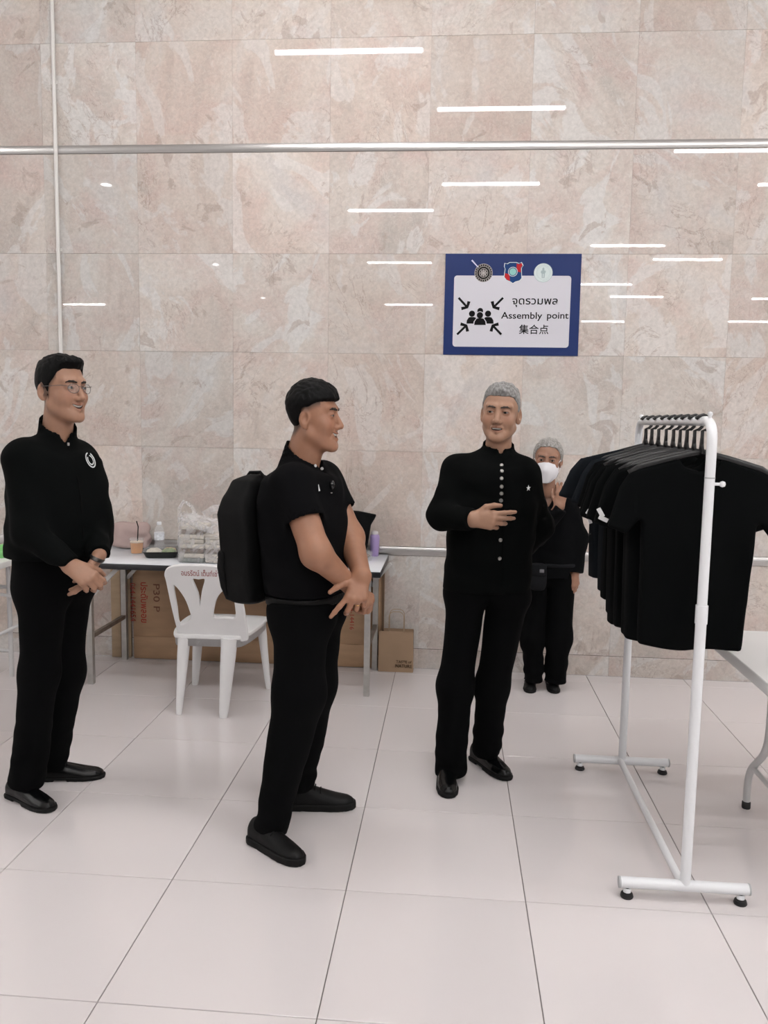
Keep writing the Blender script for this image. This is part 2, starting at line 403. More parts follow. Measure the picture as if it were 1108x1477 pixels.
# arrows
for (u0, v0, u1, v1) in ((192, 368, 252, 434), (488, 368, 422, 434), (182, 612, 246, 550), (476, 612, 416, 550)):
    a, b = Vector(spx(u0, v0)), Vector(spx(u1, v1)); d = (b - a).normalized(); n = Vector((-d.y, d.x)); Lh = (b - a).length
    w = 0.0066; hw = 0.024; k = 0.0125
    pts = [a + n * w, a + n * w + d * (Lh - 0.016), b - d * 0.030 + n * (hw + .002), b - d * 0.014 + n * (hw + k), b + d * 0.004,
           b - d * 0.014 - n * (hw + k), b - d * 0.030 - n * (hw + .002), a - n * w + d * (Lh - 0.016), a - n * w]
    plate('arrow', [[tuple(p) for p in pts]], 0.0006, sf(0.0063), ink, sg)
# the group pictogram
def bust(cu, cv, rh, bw, bv0, bv1, z, m):
    c = spx(cu, cv); plate('pictogram_head', [circ(rh, 20, *c)], 0.0005, sf(z), m, sg)
    x0, y0 = spx(cu, bv1); _, y1 = spx(cu, bv0); h = y1 - y0
    pts = [(x0 - bw, y0), (x0 + bw, y0), (x0 + bw * 0.94, y0 + h * 0.5), (x0 + bw * 0.62, y0 + h * 0.92), (x0 + bw * 0.3, y0 + h),
           (x0 - bw * 0.3, y0 + h), (x0 - bw * 0.62, y0 + h * 0.92), (x0 - bw * 0.94, y0 + h * 0.5)]
    plate('pictogram_body', [pts], 0.0005, sf(z), m, sg)
bust(336, 455, 0.0175, 0.030, 500, 535, 0.0062, ink)
bust(281, 474, 0.0185, 0.0335, 496, 540, 0.0062, ink); bust(388, 474, 0.0185, 0.0335, 496, 540, 0.0062, ink)
bust(334, 484, 0.0225, 0.0410, 503, 551, 0.0067, sign_white)
bust(334, 484, 0.0190, 0.0350, 505, 549, 0.0072, ink)
def sign_text(body, u0, u1, vbase, h):
    a, b = spx(u0, vbase), spx(u1, vbase)
    text('lettering', body, sf(0.0061) @ Matrix.Translation(((a[0] + b[0]) / 2, a[1], 0)), h, ink, sg, width=b[0] - a[0], bold=0.010)
sign_text('จุดรวมพล', 550, 852, 411, 0.062)
sign_text('Assembly', 474, 748, 506, 0.056); sign_text('point', 778, 921, 506, 0.056)
sign_text('集合点', 594, 790, 603, 0.060)
# round black emblem with a slanted ribbon, shield, and pale round seal
silver = mat('emblem_silver', (0.42, 0.39, 0.38), 0.45, spec=0.2); black_e = mat('emblem_black', (0.006, 0.005, 0.005), 0.5, spec=0.15)
red_e = mat('emblem_red', (0.45, 0.02, 0.025), 0.5, spec=0.15); blue_e = mat('emblem_blue', (0.012, 0.045, 0.15), 0.5, spec=0.15)
teal_e = mat('emblem_teal', (0.25, 0.55, 0.50), 0.4); pale_e = mat('emblem_pale_green', (0.62, 0.70, 0.69), 0.4)
pale_d = mat('emblem_grey_green', (0.36, 0.45, 0.46), 0.4); lilac = mat('emblem_lilac', (0.62, 0.62, 0.80), 0.4)
c = spx(358, 203); R0 = 0.0545
plate('emblem_disc', [circ(R0, 40, *c)], 0.0006, sf(0.0067), black_e, sg)
for r0, r1, zz in ((R0, R0 - 0.003, .0071), (0.040, 0.0375, .0071), (0.027, 0.024, .0071)):
    plate('emblem_ring', [circ(r0, 40, *c), circ(r1, 40, *c)], 0.0004, sf(zz), silver, sg)
for k in range(22):
    a = 2 * math.pi * k / 22
    plate('emblem_letter', [rrect(0.0042, 0.0075, 0.001, 2, c[0] + 0.0462 * math.cos(a), c[1] + 0.0462 * math.sin(a))], 0.0004, sf(0.0071), silver, sg)
for k in range(8):
    a = 2 * math.pi * k / 8
    plate('emblem_petal', [circ(0.0052, 10, c[0] + 0.0155 * math.cos(a), c[1] + 0.0155 * math.sin(a))], 0.0004, sf(0.0071), silver, sg)
plate('emblem_core', [circ(0.010, 16, *c)], 0.0004, sf(0.0071), silver, sg)
a, b = Vector(spx(280, 118)), Vector(spx(322, 165)); d = (b - a).normalized(); n = Vector((-d.y, d.x)) * 0.0045
plate('emblem_ribbon', [[tuple(a + n), tuple(b + n * 0.6), tuple(b - n * 0.6), tuple(a - n)]], 0.0006, sf(0.0077), lilac, sg)
def sh(pts): return [spx(u, v) for u, v in pts]
SH = [(497, 137), (515, 141), (532, 131), (576, 131), (596, 138), (612, 130), (624, 152), (612, 170), (614, 240), (600, 256), (570, 264), (553, 275), (536, 264), (508, 252), (492, 232), (500, 175), (494, 160)]
plate('shield', [sh(SH)], 0.0006, sf(0.0067), pale_e, sg)
cx, cy = 555, 200
SI = [(cx + (u - cx) * 0.93, cy + (v - cy) * 0.94) for u, v in SH]
plate('shield_field', [sh(SI)], 0.0005, sf(0.0072), blue_e, sg)
plate('shield_quarter', [sh([(578, 140), (596, 146), (611, 137), (617, 152), (606, 168), (606, 200), (578, 192)])], 0.0004, sf(0.0076), red_e, sg)
plate('shield_quarter', [sh([(500, 205), (530, 212), (534, 258), (512, 248), (498, 230)])], 0.0004, sf(0.0076), red_e, sg)
c = spx(553, 195)
plate('shield_ring', [circ(0.0285, 30, *c), circ(0.0255, 30, *c)], 0.0004, sf(0.0080), pale_e, sg)
plate('shield_band', [circ(0.0255, 30, *c)], 0.0004, sf(0.0078), blue_e, sg)
for k in range(16):
    a = 2 * math.pi * k / 16
    plate('shield_letter', [circ(0.0013, 6, c[0] + 0.0232 * math.cos(a), c[1] + 0.0232 * math.sin(a))], 0.0004, sf(0.0081), pale_e, sg)
plate('shield_globe', [circ(0.0205, 28, *c)], 0.0004, sf(0.0082), teal_e, sg)
c = spx(755, 202)
plate('seal_disc', [circ(0.0560, 40, *c)], 0.0006, sf(0.0067), pale_d, sg)
plate('seal_face', [circ(0.0535, 40, *c)], 0.0005, sf(0.0071), pale_e, sg)
plate('seal_ring', [circ(0.0385, 36, *c), circ(0.0375, 36, *c)], 0.0004, sf(0.0075), pale_d, sg)
for k in range(26):
    a = math.radians(150 - 240 * k / 25.0)
    plate('seal_letter', [circ(0.0020, 6, c[0] + 0.0455 * math.cos(a), c[1] + 0.0455 * math.sin(a))], 0.0004, sf(0.0075), pale_d, sg)
fig = [(-.008, -.030), (.009, -.030), (.010, -.004), (.016, .006), (.011, .014), (.006, .012), (.006, .026), (0, .032), (-.006, .026), (-.006, .012), (-.012, .014), (-.015, .002), (-.009, -.006)]
plate('seal_figure', [[(c[0] + x, c[1] + y) for x, y in fig], [(c[0] + x, c[1] + y) for x, y in ((-.002, -.026), (.003, -.026), (.003, -.006), (-.002, -.006))]], 0.0004, sf(0.0076), pale_d, sg)

# ================================================================== folding table along the wall
lam_white = mat('white_laminate', (0.78, 0.80, 0.84), 0.22, noise=0.02, nscale=8)
edge_black = mat('black_table_edge', (0.012, 0.013, 0.016), 0.35)
galv = mat('dull_steel_leg', (0.50, 0.49, 0.47), 0.42, metal=0.75, noise=0.10, nscale=25)
brace_m = mat('painted_brace', (0.62, 0.61, 0.59), 0.4, noise=0.08, nscale=30)
TZ = 0.737; TX0, TX1, TY0, TY1 = -2.075, -0.262, 4.497, 5.100
tb = thing('folding_table', ((TX0 + TX1) / 2, 4.8, 0), 'long folding table with white laminate top and black edge against the wall', 'table')
box('tabletop', (TX0, TY0, TZ - 0.036), (TX1, TY1, TZ - 0.004), edge_black, tb, bevel=0.002, seg=1)
box('laminate', (TX0 + 0.002, TY0 + 0.002, TZ - 0.004), (TX1 - 0.002, TY1 - 0.002, TZ), lam_white, tb, bevel=0.001, seg=1)
for x, s in ((-1.972, 1), (-0.337, -1)):
    for y in (4.555, 5.060):
        tube('leg', [(x, y, 0.0), (x, y, TZ - 0.036)], 0.0165, galv, tb, square=True)
    tube('cross_bar', [(x, 4.5715, 0.285), (x, 5.0435, 0.285)], 0.012, mat('worn_steel_bar', (0.24, 0.20, 0.17), 0.5, metal=0.6, noise=0.25, nscale=20), tb, square=True)
    for y in (4.555, 5.060):
        tube('brace', [(x + s * 0.015, y + 0.02, TZ - 0.20), (x + s * 0.16, y + 0.02, TZ - 0.045)], (0.011), brace_m, tb, square=True)
    tube('brace', [(x - s * 0.015, 5.03, TZ - 0.14), (x - s * 0.095, 5.03, TZ - 0.045)], 0.009, brace_m, tb, square=True)
    lathe('rivet', [(0.006, 0), (0.006, 0.004), (0.003, 0.006)], silver, tb, (x, 4.4965, TZ - 0.02), seg=10, M=Matrix.Rotation(math.radians(90), 4, 'X'))

# flattened cartons leaning behind it
card = mat('brown_cardboard', (0.415, 0.265, 0.160), 0.75, noise=0.10, nscale=5, stretch=(1, 1, 4))
card2 = mat('pale_cardboard', (0.44, 0.325, 0.215), 0.8, noise=0.10, nscale=6, stretch=(1, 1, 4))
print_red = mat('red_carton_print', (0.42, 0.055, 0.035), 0.7); pen_dark = mat('dark_marker', (0.20, 0.08, 0.05), 0.7)
ct = thing('carton', (-1.1, 5.08, 0), 'large flattened brown cardboard carton leaning on the wall under the table', 'carton')
box('panel', (-1.925, 5.088, 0.002), (-0.285, 5.112, 0.705), card, ct, bevel=0.003, seg=1)
box('fold_edge', (-0.297, 5.080, 0.002), (-0.285, 5.088, 0.700), mat('carton_dark_edge', (0.16, 0.10, 0.06), 0.8), ct)
box('flap', (-1.920, 5.081, 0.004), (-0.300, 5.0878, 0.150), card, ct, bevel=0.001, seg=1)
def carton_text(body, u, v0, v1, h, m, bold=0.0):
    a, b = at(u, v0, 5.088), at(u, v1, 5.088)
    M = plane_frame(((a.x + b.x) / 2, 5.0876, (a.z + b.z) / 2), (0, 0, -1), (1, 0, 0))
    text('lettering', body, M @ Matrix.Translation((0, -h * 0.35, 0)), h, m, ct, width=a.z - b.z, bold=bold)
carton_text('064-1441654', 192, 841, 896, 0.052, print_red)
carton_text('ประดับพลอย', 208, 840, 898, 0.060, print_red, 0.012)
carton_text('P30 P', 226, 842, 882, 0.060, pen_dark)
carton_text('064-14416', 508, 868, 908, 0.040, print_red)
cs = thing('cardboard_strip', (-2.005, 5.08, 0), 'narrow pale cardboard strip standing beside the left table leg', 'carton')
box('panel', (-2.075, 5.092, 0.002), (-1.945, 5.116, 0.690), card2, cs, bevel=0.002, seg=1)
box('crease', (-2.012, 5.0900, 0.004), (-2.006, 5.0919, 0.688), mat('carton_dark_edge', (0.16, 0.10, 0.06), 0.8), cs)

# paper carrier bag
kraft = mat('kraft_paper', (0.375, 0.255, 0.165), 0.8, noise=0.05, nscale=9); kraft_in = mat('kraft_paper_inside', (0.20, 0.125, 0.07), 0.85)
pb = thing('paper_bag', (-0.20, 5.07, 0), 'small brown kraft paper carrier bag standing on the floor by the table', 'bag')
bx0, bx1, by0, by1, bz = -0.312, -0.091, 5.022, 5.100, 0.262
bm = bmesh.new()
q = [(bx0, by0), (bx1, by0), (bx1, by1), (bx0, by1)]
lowv = [bm.verts.new((x, y, 0.001)) for x, y in q]; topv = [bm.verts.new((x + (0.004 if x == bx0 else -0.004), y, bz)) for x, y in q]
for k in range(4): bm.faces.new((lowv[k], lowv[(k + 1) % 4], topv[(k + 1) % 4], topv[k]))
bm.faces.new(lowv[::-1])
bmesh.ops.recalc_face_normals(bm, faces=bm.faces[:])
link('bag_body', bm_mesh(bm), kraft, pb)
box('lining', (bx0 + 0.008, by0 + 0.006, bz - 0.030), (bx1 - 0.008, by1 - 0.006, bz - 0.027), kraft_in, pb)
for yy in (by0 + 0.004, by1 - 0.004):
    cx0 = (bx0 + bx1) / 2
    tube('handle', [(cx0 - 0.047, yy, bz - 0.03), (cx0 - 0.047, yy, bz + 0.055)] + bend((cx0 - 0.047, yy, bz + 0.05), (cx0 - 0.047, yy, bz + 0.13), (cx0, yy, bz + 0.125), 0.045, 5)
         + bend((cx0, yy, bz + 0.125), (cx0 + 0.047, yy, bz + 0.13), (cx0 + 0.047, yy, bz + 0.05), 0.045, 5) + [(cx0 + 0.047, yy, bz + 0.055), (cx0 + 0.047, yy, bz - 0.03)], 0.0022, card2, pb, seg=6)
pr = mat('dark_brown_print', (0.10, 0.06, 0.03), 0.8)
BF = plane_frame((-0.150, by0 - 0.0028, 0.040), (1, 0, 0), (0, 0, 1))
text('lettering', 'TASTE of', BF @ Matrix.Translation((0, 0.021, 0)), 0.024, pr, pb, width=0.098, bold=0.01)
text('lettering', 'NATURE', BF @ Matrix.Translation((0, -0.008, 0)), 0.030, pr, pb, width=0.104, bold=0.012)

# ================================================================== implicit surfaces -> meshes (numpy surface nets)
def smin(a, b, k):
    h = np.maximum(k - np.abs(a - b), 0.0) / k
    return np.minimum(a, b) - h * h * k * 0.25
def smax(a, b, k): return -smin(-a, -b, k)
def A3(v): return np.array([v[0], v[1], v[2]], np.float32)
def cone(p, a, b, r1, r2):
    a = A3(a); b = A3(b); ba = b - a; l2 = float(ba @ ba) + 1e-12
    pa = p - a; t = np.clip((pa @ ba) / l2, 0, 1)
    d = pa - t[:, None] * ba
    return np.sqrt((d * d).sum(1)) - (r1 + t * (r2 - r1))
def ell(p, c, r):
    q = p - A3(c); r = A3(r)
    k0 = np.sqrt(((q / r) ** 2).sum(1)); k1 = np.sqrt(((q / (r * r)) ** 2).sum(1)) + 1e-9
    return k0 * (k0 - 1.0) / k1
def chain(p, pts, rs, k=0.03):
    d = None
    for i in range(len(pts) - 1):
        e = cone(p, pts[i], pts[i + 1], rs[i], rs[i + 1]); d = e if d is None else smin(d, e, k)
    return d
_rng = np.random.RandomState(3)
_W = [(_rng.randn(3), _rng.rand() * 6.28) for _ in range(24)]
def wob(p, scale, seed=0, aniso=(1, 1, 1)):
    """cheap smooth pseudo-noise in [-1, 1]"""
    q = p * (np.array(aniso, np.float32) * scale); s = 0
    for i in range(6):
        w, ph = _W[(i + seed * 5) % 24]
        s = s + np.sin(q @ w.astype(np.float32) * 1.6 + ph + 1.3 * np.sin(q @ _W[(i + seed * 5 + 7) % 24][0].astype(np.float32) + ph))
    return s / 4.0
def nets(fn, lo, hi, h):
    """surface-net mesh (verts, quads) of fn < 0 inside the box"""
    lo = np.array(lo, np.float32); hi = np.array(hi, np.float32)
    B = 5; n = np.maximum(np.ceil((hi - lo) / h / B).astype(int) + 1, 2)
    cs = [lo[i] + (np.arange(n[i]) + 0.5) * B * h - 0.5 * h for i in range(3)]
    C = np.stack(np.meshgrid(*cs, indexing='ij'), -1).reshape(-1, 3).astype(np.float32)
    cv = fn(C); act = np.abs(cv) < B * h * 1.75
    N = n * B
    V = np.repeat(np.repeat(np.repeat(cv.reshape(n), B, 0), B, 1), B, 2).astype(np.float32)
    am = np.repeat(np.repeat(np.repeat(act.reshape(n), B, 0), B, 1), B, 2)
    idx = np.argwhere(am)
    vals = np.empty(len(idx), np.float32)
    for s in range(0, len(idx), 400000):
        vals[s:s + 400000] = fn(lo + idx[s:s + 400000].astype(np.float32) * h)
    V[am] = vals
    S = V < 0
    # cells
    corners = [(i, j, k) for i in (0, 1) for j in (0, 1) for k in (0, 1)]
    def sl(A, c): return A[c[0]:A.shape[0] - 1 + c[0], c[1]:A.shape[1] - 1 + c[1], c[2]:A.shape[2] - 1 + c[2]]
    cnt = sum(sl(S, c).astype(np.int8) for c in corners)
    cell = (cnt > 0) & (cnt < 8)
    ci = np.argwhere(cell)
    if len(ci) == 0: return np.zeros((0, 3)), np.zeros((0, 4), int)
    cvs = [V[ci[:, 0] + c[0], ci[:, 1] + c[1], ci[:, 2] + c[2]] for c in corners]
    acc = np.zeros((len(ci), 3), np.float32); num = np.zeros(len(ci), np.float32)
    for a in range(8):
        for b in range(a + 1, 8):
            d = np.array(corners[b]) - np.array(corners[a])
            if np.abs(d).sum() != 1: continue
            va, vb = cvs[a], cvs[b]; m = (va < 0) != (vb < 0)
            t = np.where(m, va / np.where(m, va - vb, 1), 0)
            acc += m[:, None] * (np.array(corners[a], np.float32) + t[:, None] * d.astype(np.float32)); num += m
    P = lo + (ci + acc / num[:, None]) * h
    ID = -np.ones(cell.shape, np.int64); ID[cell] = np.arange(len(ci))
    quads = []
    for ax in range(3):
        o1, o2 = (ax + 1) % 3, (ax + 2) % 3
        s0 = [slice(1, -1)] * 3; s1 = [slice(1, -1)] * 3
        s0[ax] = slice(0, -1); s1[ax] = slice(1, None)
        a, b = S[tuple(s0)], S[tuple(s1)]
        e = np.argwhere(a != b)
        if len(e) == 0: continue
        inside = a[e[:, 0], e[:, 1], e[:, 2]]
        base = e.copy(); base[:, o1] += 1; base[:, o2] += 1
        q = []
        for da, db in ((1, 1), (0, 1), (0, 0), (1, 0)):
            c = base.copy(); c[:, o1] -= da; c[:, o2] -= db; q.append(ID[c[:, 0], c[:, 1], c[:, 2]])
        q = np.stack(q, 1); q[~inside] = q[~inside][:, ::-1]; quads.append(q)
    Q = np.concatenate(quads); Q = Q[(Q >= 0).all(1)]
    return P, Q
def np_mesh(parts, attr=None):
    """one smooth mesh of several (verts, quads) pieces"""
    off = 0; Ps, Qs = [], []
    for P, Q in parts:
        if len(Q) == 0: continue
        Ps.append(P); Qs.append(Q + off); off += len(P)
    P = np.concatenate(Ps).astype(np.float32); Q = np.concatenate(Qs).astype(np.int32)
    me = bpy.data.meshes.new('m'); me.vertices.add(len(P)); me.vertices.foreach_set('co', P.ravel())
    me.loops.add(Q.size); me.loops.foreach_set('vertex_index', Q.ravel())
    me.polygons.add(len(Q)); me.polygons.foreach_set('loop_start', np.arange(0, Q.size, 4, dtype=np.int32))
    me.polygons.foreach_set('use_smooth', np.ones(len(Q), bool))
    me.update(calc_edges=True)
    if attr is not None:
        cols = attr(P); ca = me.color_attributes.new('tint', 'FLOAT_COLOR', 'POINT')
        ca.data.foreach_set('color', np.concatenate([cols, np.ones((len(P), 1))], 1).astype(np.float32).ravel())
    return me
def solid(name, fn, lo, hi, h, material, parent=None):
    return link(name, np_mesh([nets(fn, lo, hi, h)]), material, parent)
def poly2d(x, z, pts):
    """signed distance to a closed 2-D polygon"""
    P = np.array(pts, np.float32); d = np.full(len(x), 1e9, np.float32); s = np.ones(len(x), np.float32)
    for i in range(len(P)):
        a, b = P[i], P[i - 1]; e = b - a; wx, wz = x - a[0], z - a[1]
        t = np.clip((wx * e[0] + wz * e[1]) / (e @ e), 0, 1); bx, bz = wx - e[0] * t, wz - e[1] * t
        d = np.minimum(d, bx * bx + bz * bz)
        c1 = z >= a[1]; c2 = z < b[1]; c3 = e[0] * wz > e[1] * wx
        flip = (c1 & c2 & c3) | (~c1 & ~c2 & ~c3); s = np.where(flip, -s, s)
    return s * np.sqrt(d)

# ================================================================== white plastic chair
pl_white = mat('white_chair_plastic', (0.86, 0.85, 0.85), 0.32, noise=0.02, nscale=6)
ch = thing('plastic_chair', (-1.15, 4.37, 0), 'white moulded plastic chair with its back to the room, red lettering on top rail', 'chair')
BO = Vector((-1.165, 4.165, 0.42)); BU = Vector((0, -0.105, 0.395)).normalized()
BM_ = plane_frame(BO, (1, 0, 0), BU); BN = Vector((1, 0, 0)).cross(BU)
def on_back(u, v):
    d = at(u, v, 1.0) - CAM; t = (BO - CAM).dot(BN) / d.dot(BN); p = CAM + d * t - BO
    return (p.dot(Vector((1, 0, 0))), p.dot(BU))
def closed_curve(pts, n=4):
    """Catmull-Rom through the points"""
    out = []; m = len(pts)
    for i in range(m):
        p0, p1, p2, p3 = [Vector(pts[(i + k - 1) % m]) for k in range(4)]
        for s in range(n):
            t = s / n
            out.append(tuple(0.5 * ((2 * p1) + (p2 - p0) * t + (2 * p0 - 5 * p1 + 4 * p2 - p3) * t * t + (3 * p1 - p0 - 3 * p2 + p3) * t ** 3)))
    return out
OUT = [(260, 922), (258, 910), (250, 878), (241.5, 838), (239, 827), (244, 819), (262, 815.5), (296, 816), (328, 820), (337, 829), (343, 849), (350, 872), (354, 895), (357, 916), (352, 923), (306, 924)]
H1 = [(250, 844), (256, 845), (267.5, 860.6), (274.7, 878), (276.7, 892), (259.5, 901), (254.5, 875)]
H2 = [(276.7, 834), (287, 833.6), (297, 834), (293, 852), (290.6, 871.6), (288.3, 871.6), (284.8, 855)]
H3 = [(308, 890), (308.5, 875), (313.7, 859), (323.8, 848.5), (331, 846.8), (337.4, 852), (339.7, 866.4), (341, 890), (325, 891)]
loops = [[on_back(*p) for p in closed_curve(OUT, 3)]] + [[on_back(*p) for p in closed_curve(h, 3)] for h in (H1, H2, H3)]
bk = plate('backrest', loops, 0.012, BM_, pl_white, ch, bevel=0.005, res=2)
for (u, v, w, body, m) in ((290, 829.5, 56, 'อมรรัตน์ เต็นท์เช่า', mat('red_chair_print', (0.30, 0.03, 0.03), 0.5)),):
    x, y = on_back(u, v)
    text('lettering', body, BM_ @ Matrix.Translation((x, y, 0.0113)), 0.042, m, bk, width=w / 282.0 * 1.0)
seat_pts = [(-0.165, 0.0), (-0.05, -0.008), (0.10, -0.006), (0.19, 0.012), (0.225, 0.20), (0.232, 0.40), (0.20, 0.447), (0.02, 0.462), (-0.17, 0.455), (-0.215, 0.42), (-0.215, 0.22)]
seat_loop = closed_curve(seat_pts, 4)
SM = Matrix.Translation((-1.155, 4.150, 0.424))
plate('seat', [seat_loop], 0.012, SM, pl_white, ch, bevel=0.006, res=2)
bm = bmesh.new(); ring = [[], []]
for x, y in seat_loop:
    for k, zz in enumerate((0.424, 0.372)):
        s = 1.0 if k == 0 else 0.985
        ring[k].append(bm.verts.new((-1.155 + x * s, 4.150 + 0.225 + (y - 0.225) * s, zz)))
for i in range(len(seat_loop)): bm.faces.new((ring[0][i], ring[0][i - 1], ring[1][i - 1], ring[1][i]))
bmesh.ops.solidify(bm, geom=bm.faces[:], thickness=0.006)
link('apron', bm_mesh(bm, True), pl_white, ch)
for (x0, y0, x1, y1, w0, w1) in ((-1.275, 4.160, -1.299, 4.130, 0.036, 0.020), (-1.030, 4.160, -1.052, 4.112, 0.048, 0.029),
                                 (-1.325, 4.575, -1.366, 4.622, 0.036, 0.024), (-0.960, 4.575, -0.921, 4.606, 0.030, 0.019)):
    d = Vector((x1 - x0, y1 - y0, -0.42))
    pts = [Vector((x0, y0, 0.42)) + d * t for t in (0, 0.08, 0.25, 0.6, 0.93, 0.96, 1.0)]
    ws = [w0 * 1.15, w0 * 1.05, w0, (w0 + w1) / 2, w1, w1 * 0.92, w1 * 0.85]
    tube('leg', pts, [(b * 0.85, b) for b in ws], pl_white, ch, seg=12)

# ================================================================== white folding tables cut by the frame
pl_table = mat('white_folding_table_plastic', (0.78, 0.775, 0.77), 0.38, bump=0.05, bscale=220)
tab_grey = mat('grey_powder_coated_leg', (0.62, 0.61, 0.61), 0.35); rubber = mat('black_rubber', (0.012, 0.012, 0.013), 0.55)
rt_ = thing('folding_table', (2.07, 3.05, 0), 'white plastic folding table with curved grey legs, cut off by the right edge', 'table')
Z0 = 0.74
plate('tabletop', [rrect(1.80, 0.74, 0.04, 5, 1.172 + 0.90, 3.052)], 0.030, Matrix.Translation((0, 0, Z0 - 0.020)), pl_table, rt_, bevel=0.005, res=2)
plate('rim', [rrect(1.78, 0.72, 0.035, 5, 1.172 + 0.90, 3.052), rrect(1.70, 0.64, 0.03, 5, 1.172 + 0.90, 3.052)], 0.012, Matrix.Translation((0, 0, Z0 - 0.046)), pl_table, rt_)
for xs in (1.375, 2.77):
    for s in (1, -1):
        yf = 3.052 + s * 0.318; yi = 3.052 + s * 0.135
        pts = [(xs, yf, 0.022), (xs, yf, 0.08)] + bend((xs, yf, 0.08), (xs, yf - s * 0.005, 0.16), (xs, yi + s * 0.02, 0.31), 0.06, 5) + bend((xs, yf, 0.14), (xs, yi, 0.33), (xs, yi, 0.5), 0.08, 5) + [(xs, yi, Z0 - 0.05)]
        lg = tube('leg', pts, 0.0145, tab_grey, rt_, seg=12)
        lathe('foot_cap', [(0.0165, 0), (0.0175, 0.004), (0.0175, 0.026), (0.015, 0.030)], rubber, lg, (xs, yf, 0.0), seg=14)
    tube('cross_bar', [(xs, 3.052 - 0.262, 0.195), (xs, 3.052 + 0.262, 0.195)], 0.011, tab_grey, rt_)
    tube('top_bar', [(xs, 2.76, Z0 - 0.048), (xs, 3.34, Z0 - 0.048)], 0.011, tab_grey, rt_)
tube('strut', [(1.375, 3.052, 0.195), (1.80, 3.052, Z0 - 0.05)], 0.009, tab_grey, rt_)

lt = thing('folding_table', (-2.80, 4.1, 0), 'white folding table behind the man in glasses, cut off by the left edge', 'table')
plate('tabletop', [rrect(0.76, 1.50, 0.05, 5, -2.41 - 0.38, 4.05)], 0.026, Matrix.Translation((0, 0, 0.722)), pl_table, lt, bevel=0.005, res=2)
for y in (3.5, 4.62):
    for x in (-2.50, -3.08):
        lg = tube('leg', [(x, y, 0.0), (x, y, 0.70)], 0.014, tab_grey, lt, seg=10)
    tube('cross_bar', [(-2.50, y, 0.55), (-3.08, y, 0.55)], 0.012, tab_grey, lt)
    tube('cross_bar', [(-2.50, y, 0.16), (-3.08, y, 0.16)], 0.012, tab_grey, lt)
tube('brace', [at(-70, 949, 4.36), at(55, 888, 4.70)], 0.011, tab_grey, lt)
tube('brace', [at(-70, 845, 4.58), at(40, 864, 4.58)], 0.010, tab_grey, lt)
clear_green = mat('green_film', (0.25, 0.72, 0.22), 0.3, trans=0.0, alpha=0.75)
def _green(p): return smax(ell(p, (-2.50, 4.62, 0.765), (0.075, 0.11, 0.045)) + 0.006 * wob(p, 60, 1), 0.7365 - p[:, 2], 0.004)
tag(solid('plastic_bag', _green, (-2.62, 4.45, 0.72), (-2.38, 4.76, 0.84), 0.006, clear_green), 'crumpled bright green plastic bag on the left folding table', 'bag')

# ================================================================== things on the long table
TT = TZ + 0.0005
pinkcloth = mat('dusty_pink_fabric', (0.42, 0.315, 0.295), 0.85, noise=0.06, nscale=14, bump=0.25, bscale=30)
def _pouch(p):
    q = p - A3((-1.915, 5.035, 0.825)); d = np.abs(q / A3((0.130, 0.040, 0.088)))
    e = ((d ** 4).sum(1)) ** 0.25 - 1
    top = 0.012 * np.cos((q[:, 0] / 0.13) * 3.0 + 2.6)
    return smax(e * 0.045 + 0.004 * wob(p, 28, 2, (0.5, 1, 1.6)), q[:, 2] - 0.088 - top, 0.01)
tag(solid('fabric_pouch', lambda p: np.maximum(_pouch(p), TT - p[:, 2]), (-2.08, 4.97, 0.72), (-1.76, 5.10, 0.94), 0.006, pinkcloth), 'dusty pink fabric pouch leaning on the wall at the table back', 'pouch')

clear = mat('clear_plastic', (0.93, 0.94, 0.95), 0.12, trans=0.0, alpha=0.18)
frost = mat('cloudy_clear_plastic', (0.85, 0.86, 0.87), 0.15, alpha=0.12)
tea = mat('amber_iced_tea', (0.66, 0.26, 0.035), 0.15, noise=0.1, nscale=25); foam = mat('pale_tea_foam', (0.76, 0.60, 0.44), 0.5)
cup = thing('tea_cup', (-1.804, 4.86, TZ), 'clear plastic cup of amber iced tea with a black straw', 'cup')
lathe('drink', [(0.0, 0.003), (0.0340, 0.003), (0.0392, 0.066), (0.0, 0.067)], tea, cup, (-1.804, 4.86, TT))
lathe('cup_wall', [(0.036, 0.0), (0.0405, 0.060), (0.043, 0.088), (0.050, 0.090), (0.050, 0.094), (0.0415, 0.094), (0.039, 0.062), (0.0345, 0.003)], frost, cup, (-1.804, 4.86, TT))
lathe('foam', [(0.0, 0.067), (0.0392, 0.0672), (0.0398, 0.074), (0.0, 0.076)], foam, cup, (-1.804, 4.86, TT))
tube('straw', [(-1.800, 4.86, TT + 0.06), (-1.793, 4.86, TT + 0.165), (-1.803, 4.86, TT + 0.200)], 0.0035, ink, cup, seg=8)

bt = thing('water_bottle', (-1.722, 5.03, TZ), 'clear plastic water bottle with a white cap behind the food tray', 'bottle')
lathe('bottle_body', [(0.028, 0.0), (0.031, 0.006), (0.031, 0.045), (0.029, 0.052), (0.031, 0.06), (0.031, 0.115), (0.026, 0.138), (0.013, 0.155), (0.013, 0.160)], clear, bt, (-1.722, 5.03, TT))
lathe('label', [(0.0315, 0.062), (0.0318, 0.064), (0.0318, 0.108), (0.0315, 0.110)], mat('bottle_label_white', (0.72, 0.74, 0.78), 0.4, noise=0.2, nscale=60), bt, (-1.722, 5.03, TT))
lathe('cap', [(0.0145, 0.158), (0.0145, 0.174), (0.012, 0.177)], mat('white_cap', (0.82, 0.83, 0.85), 0.4), bt, (-1.722, 5.03, TT))

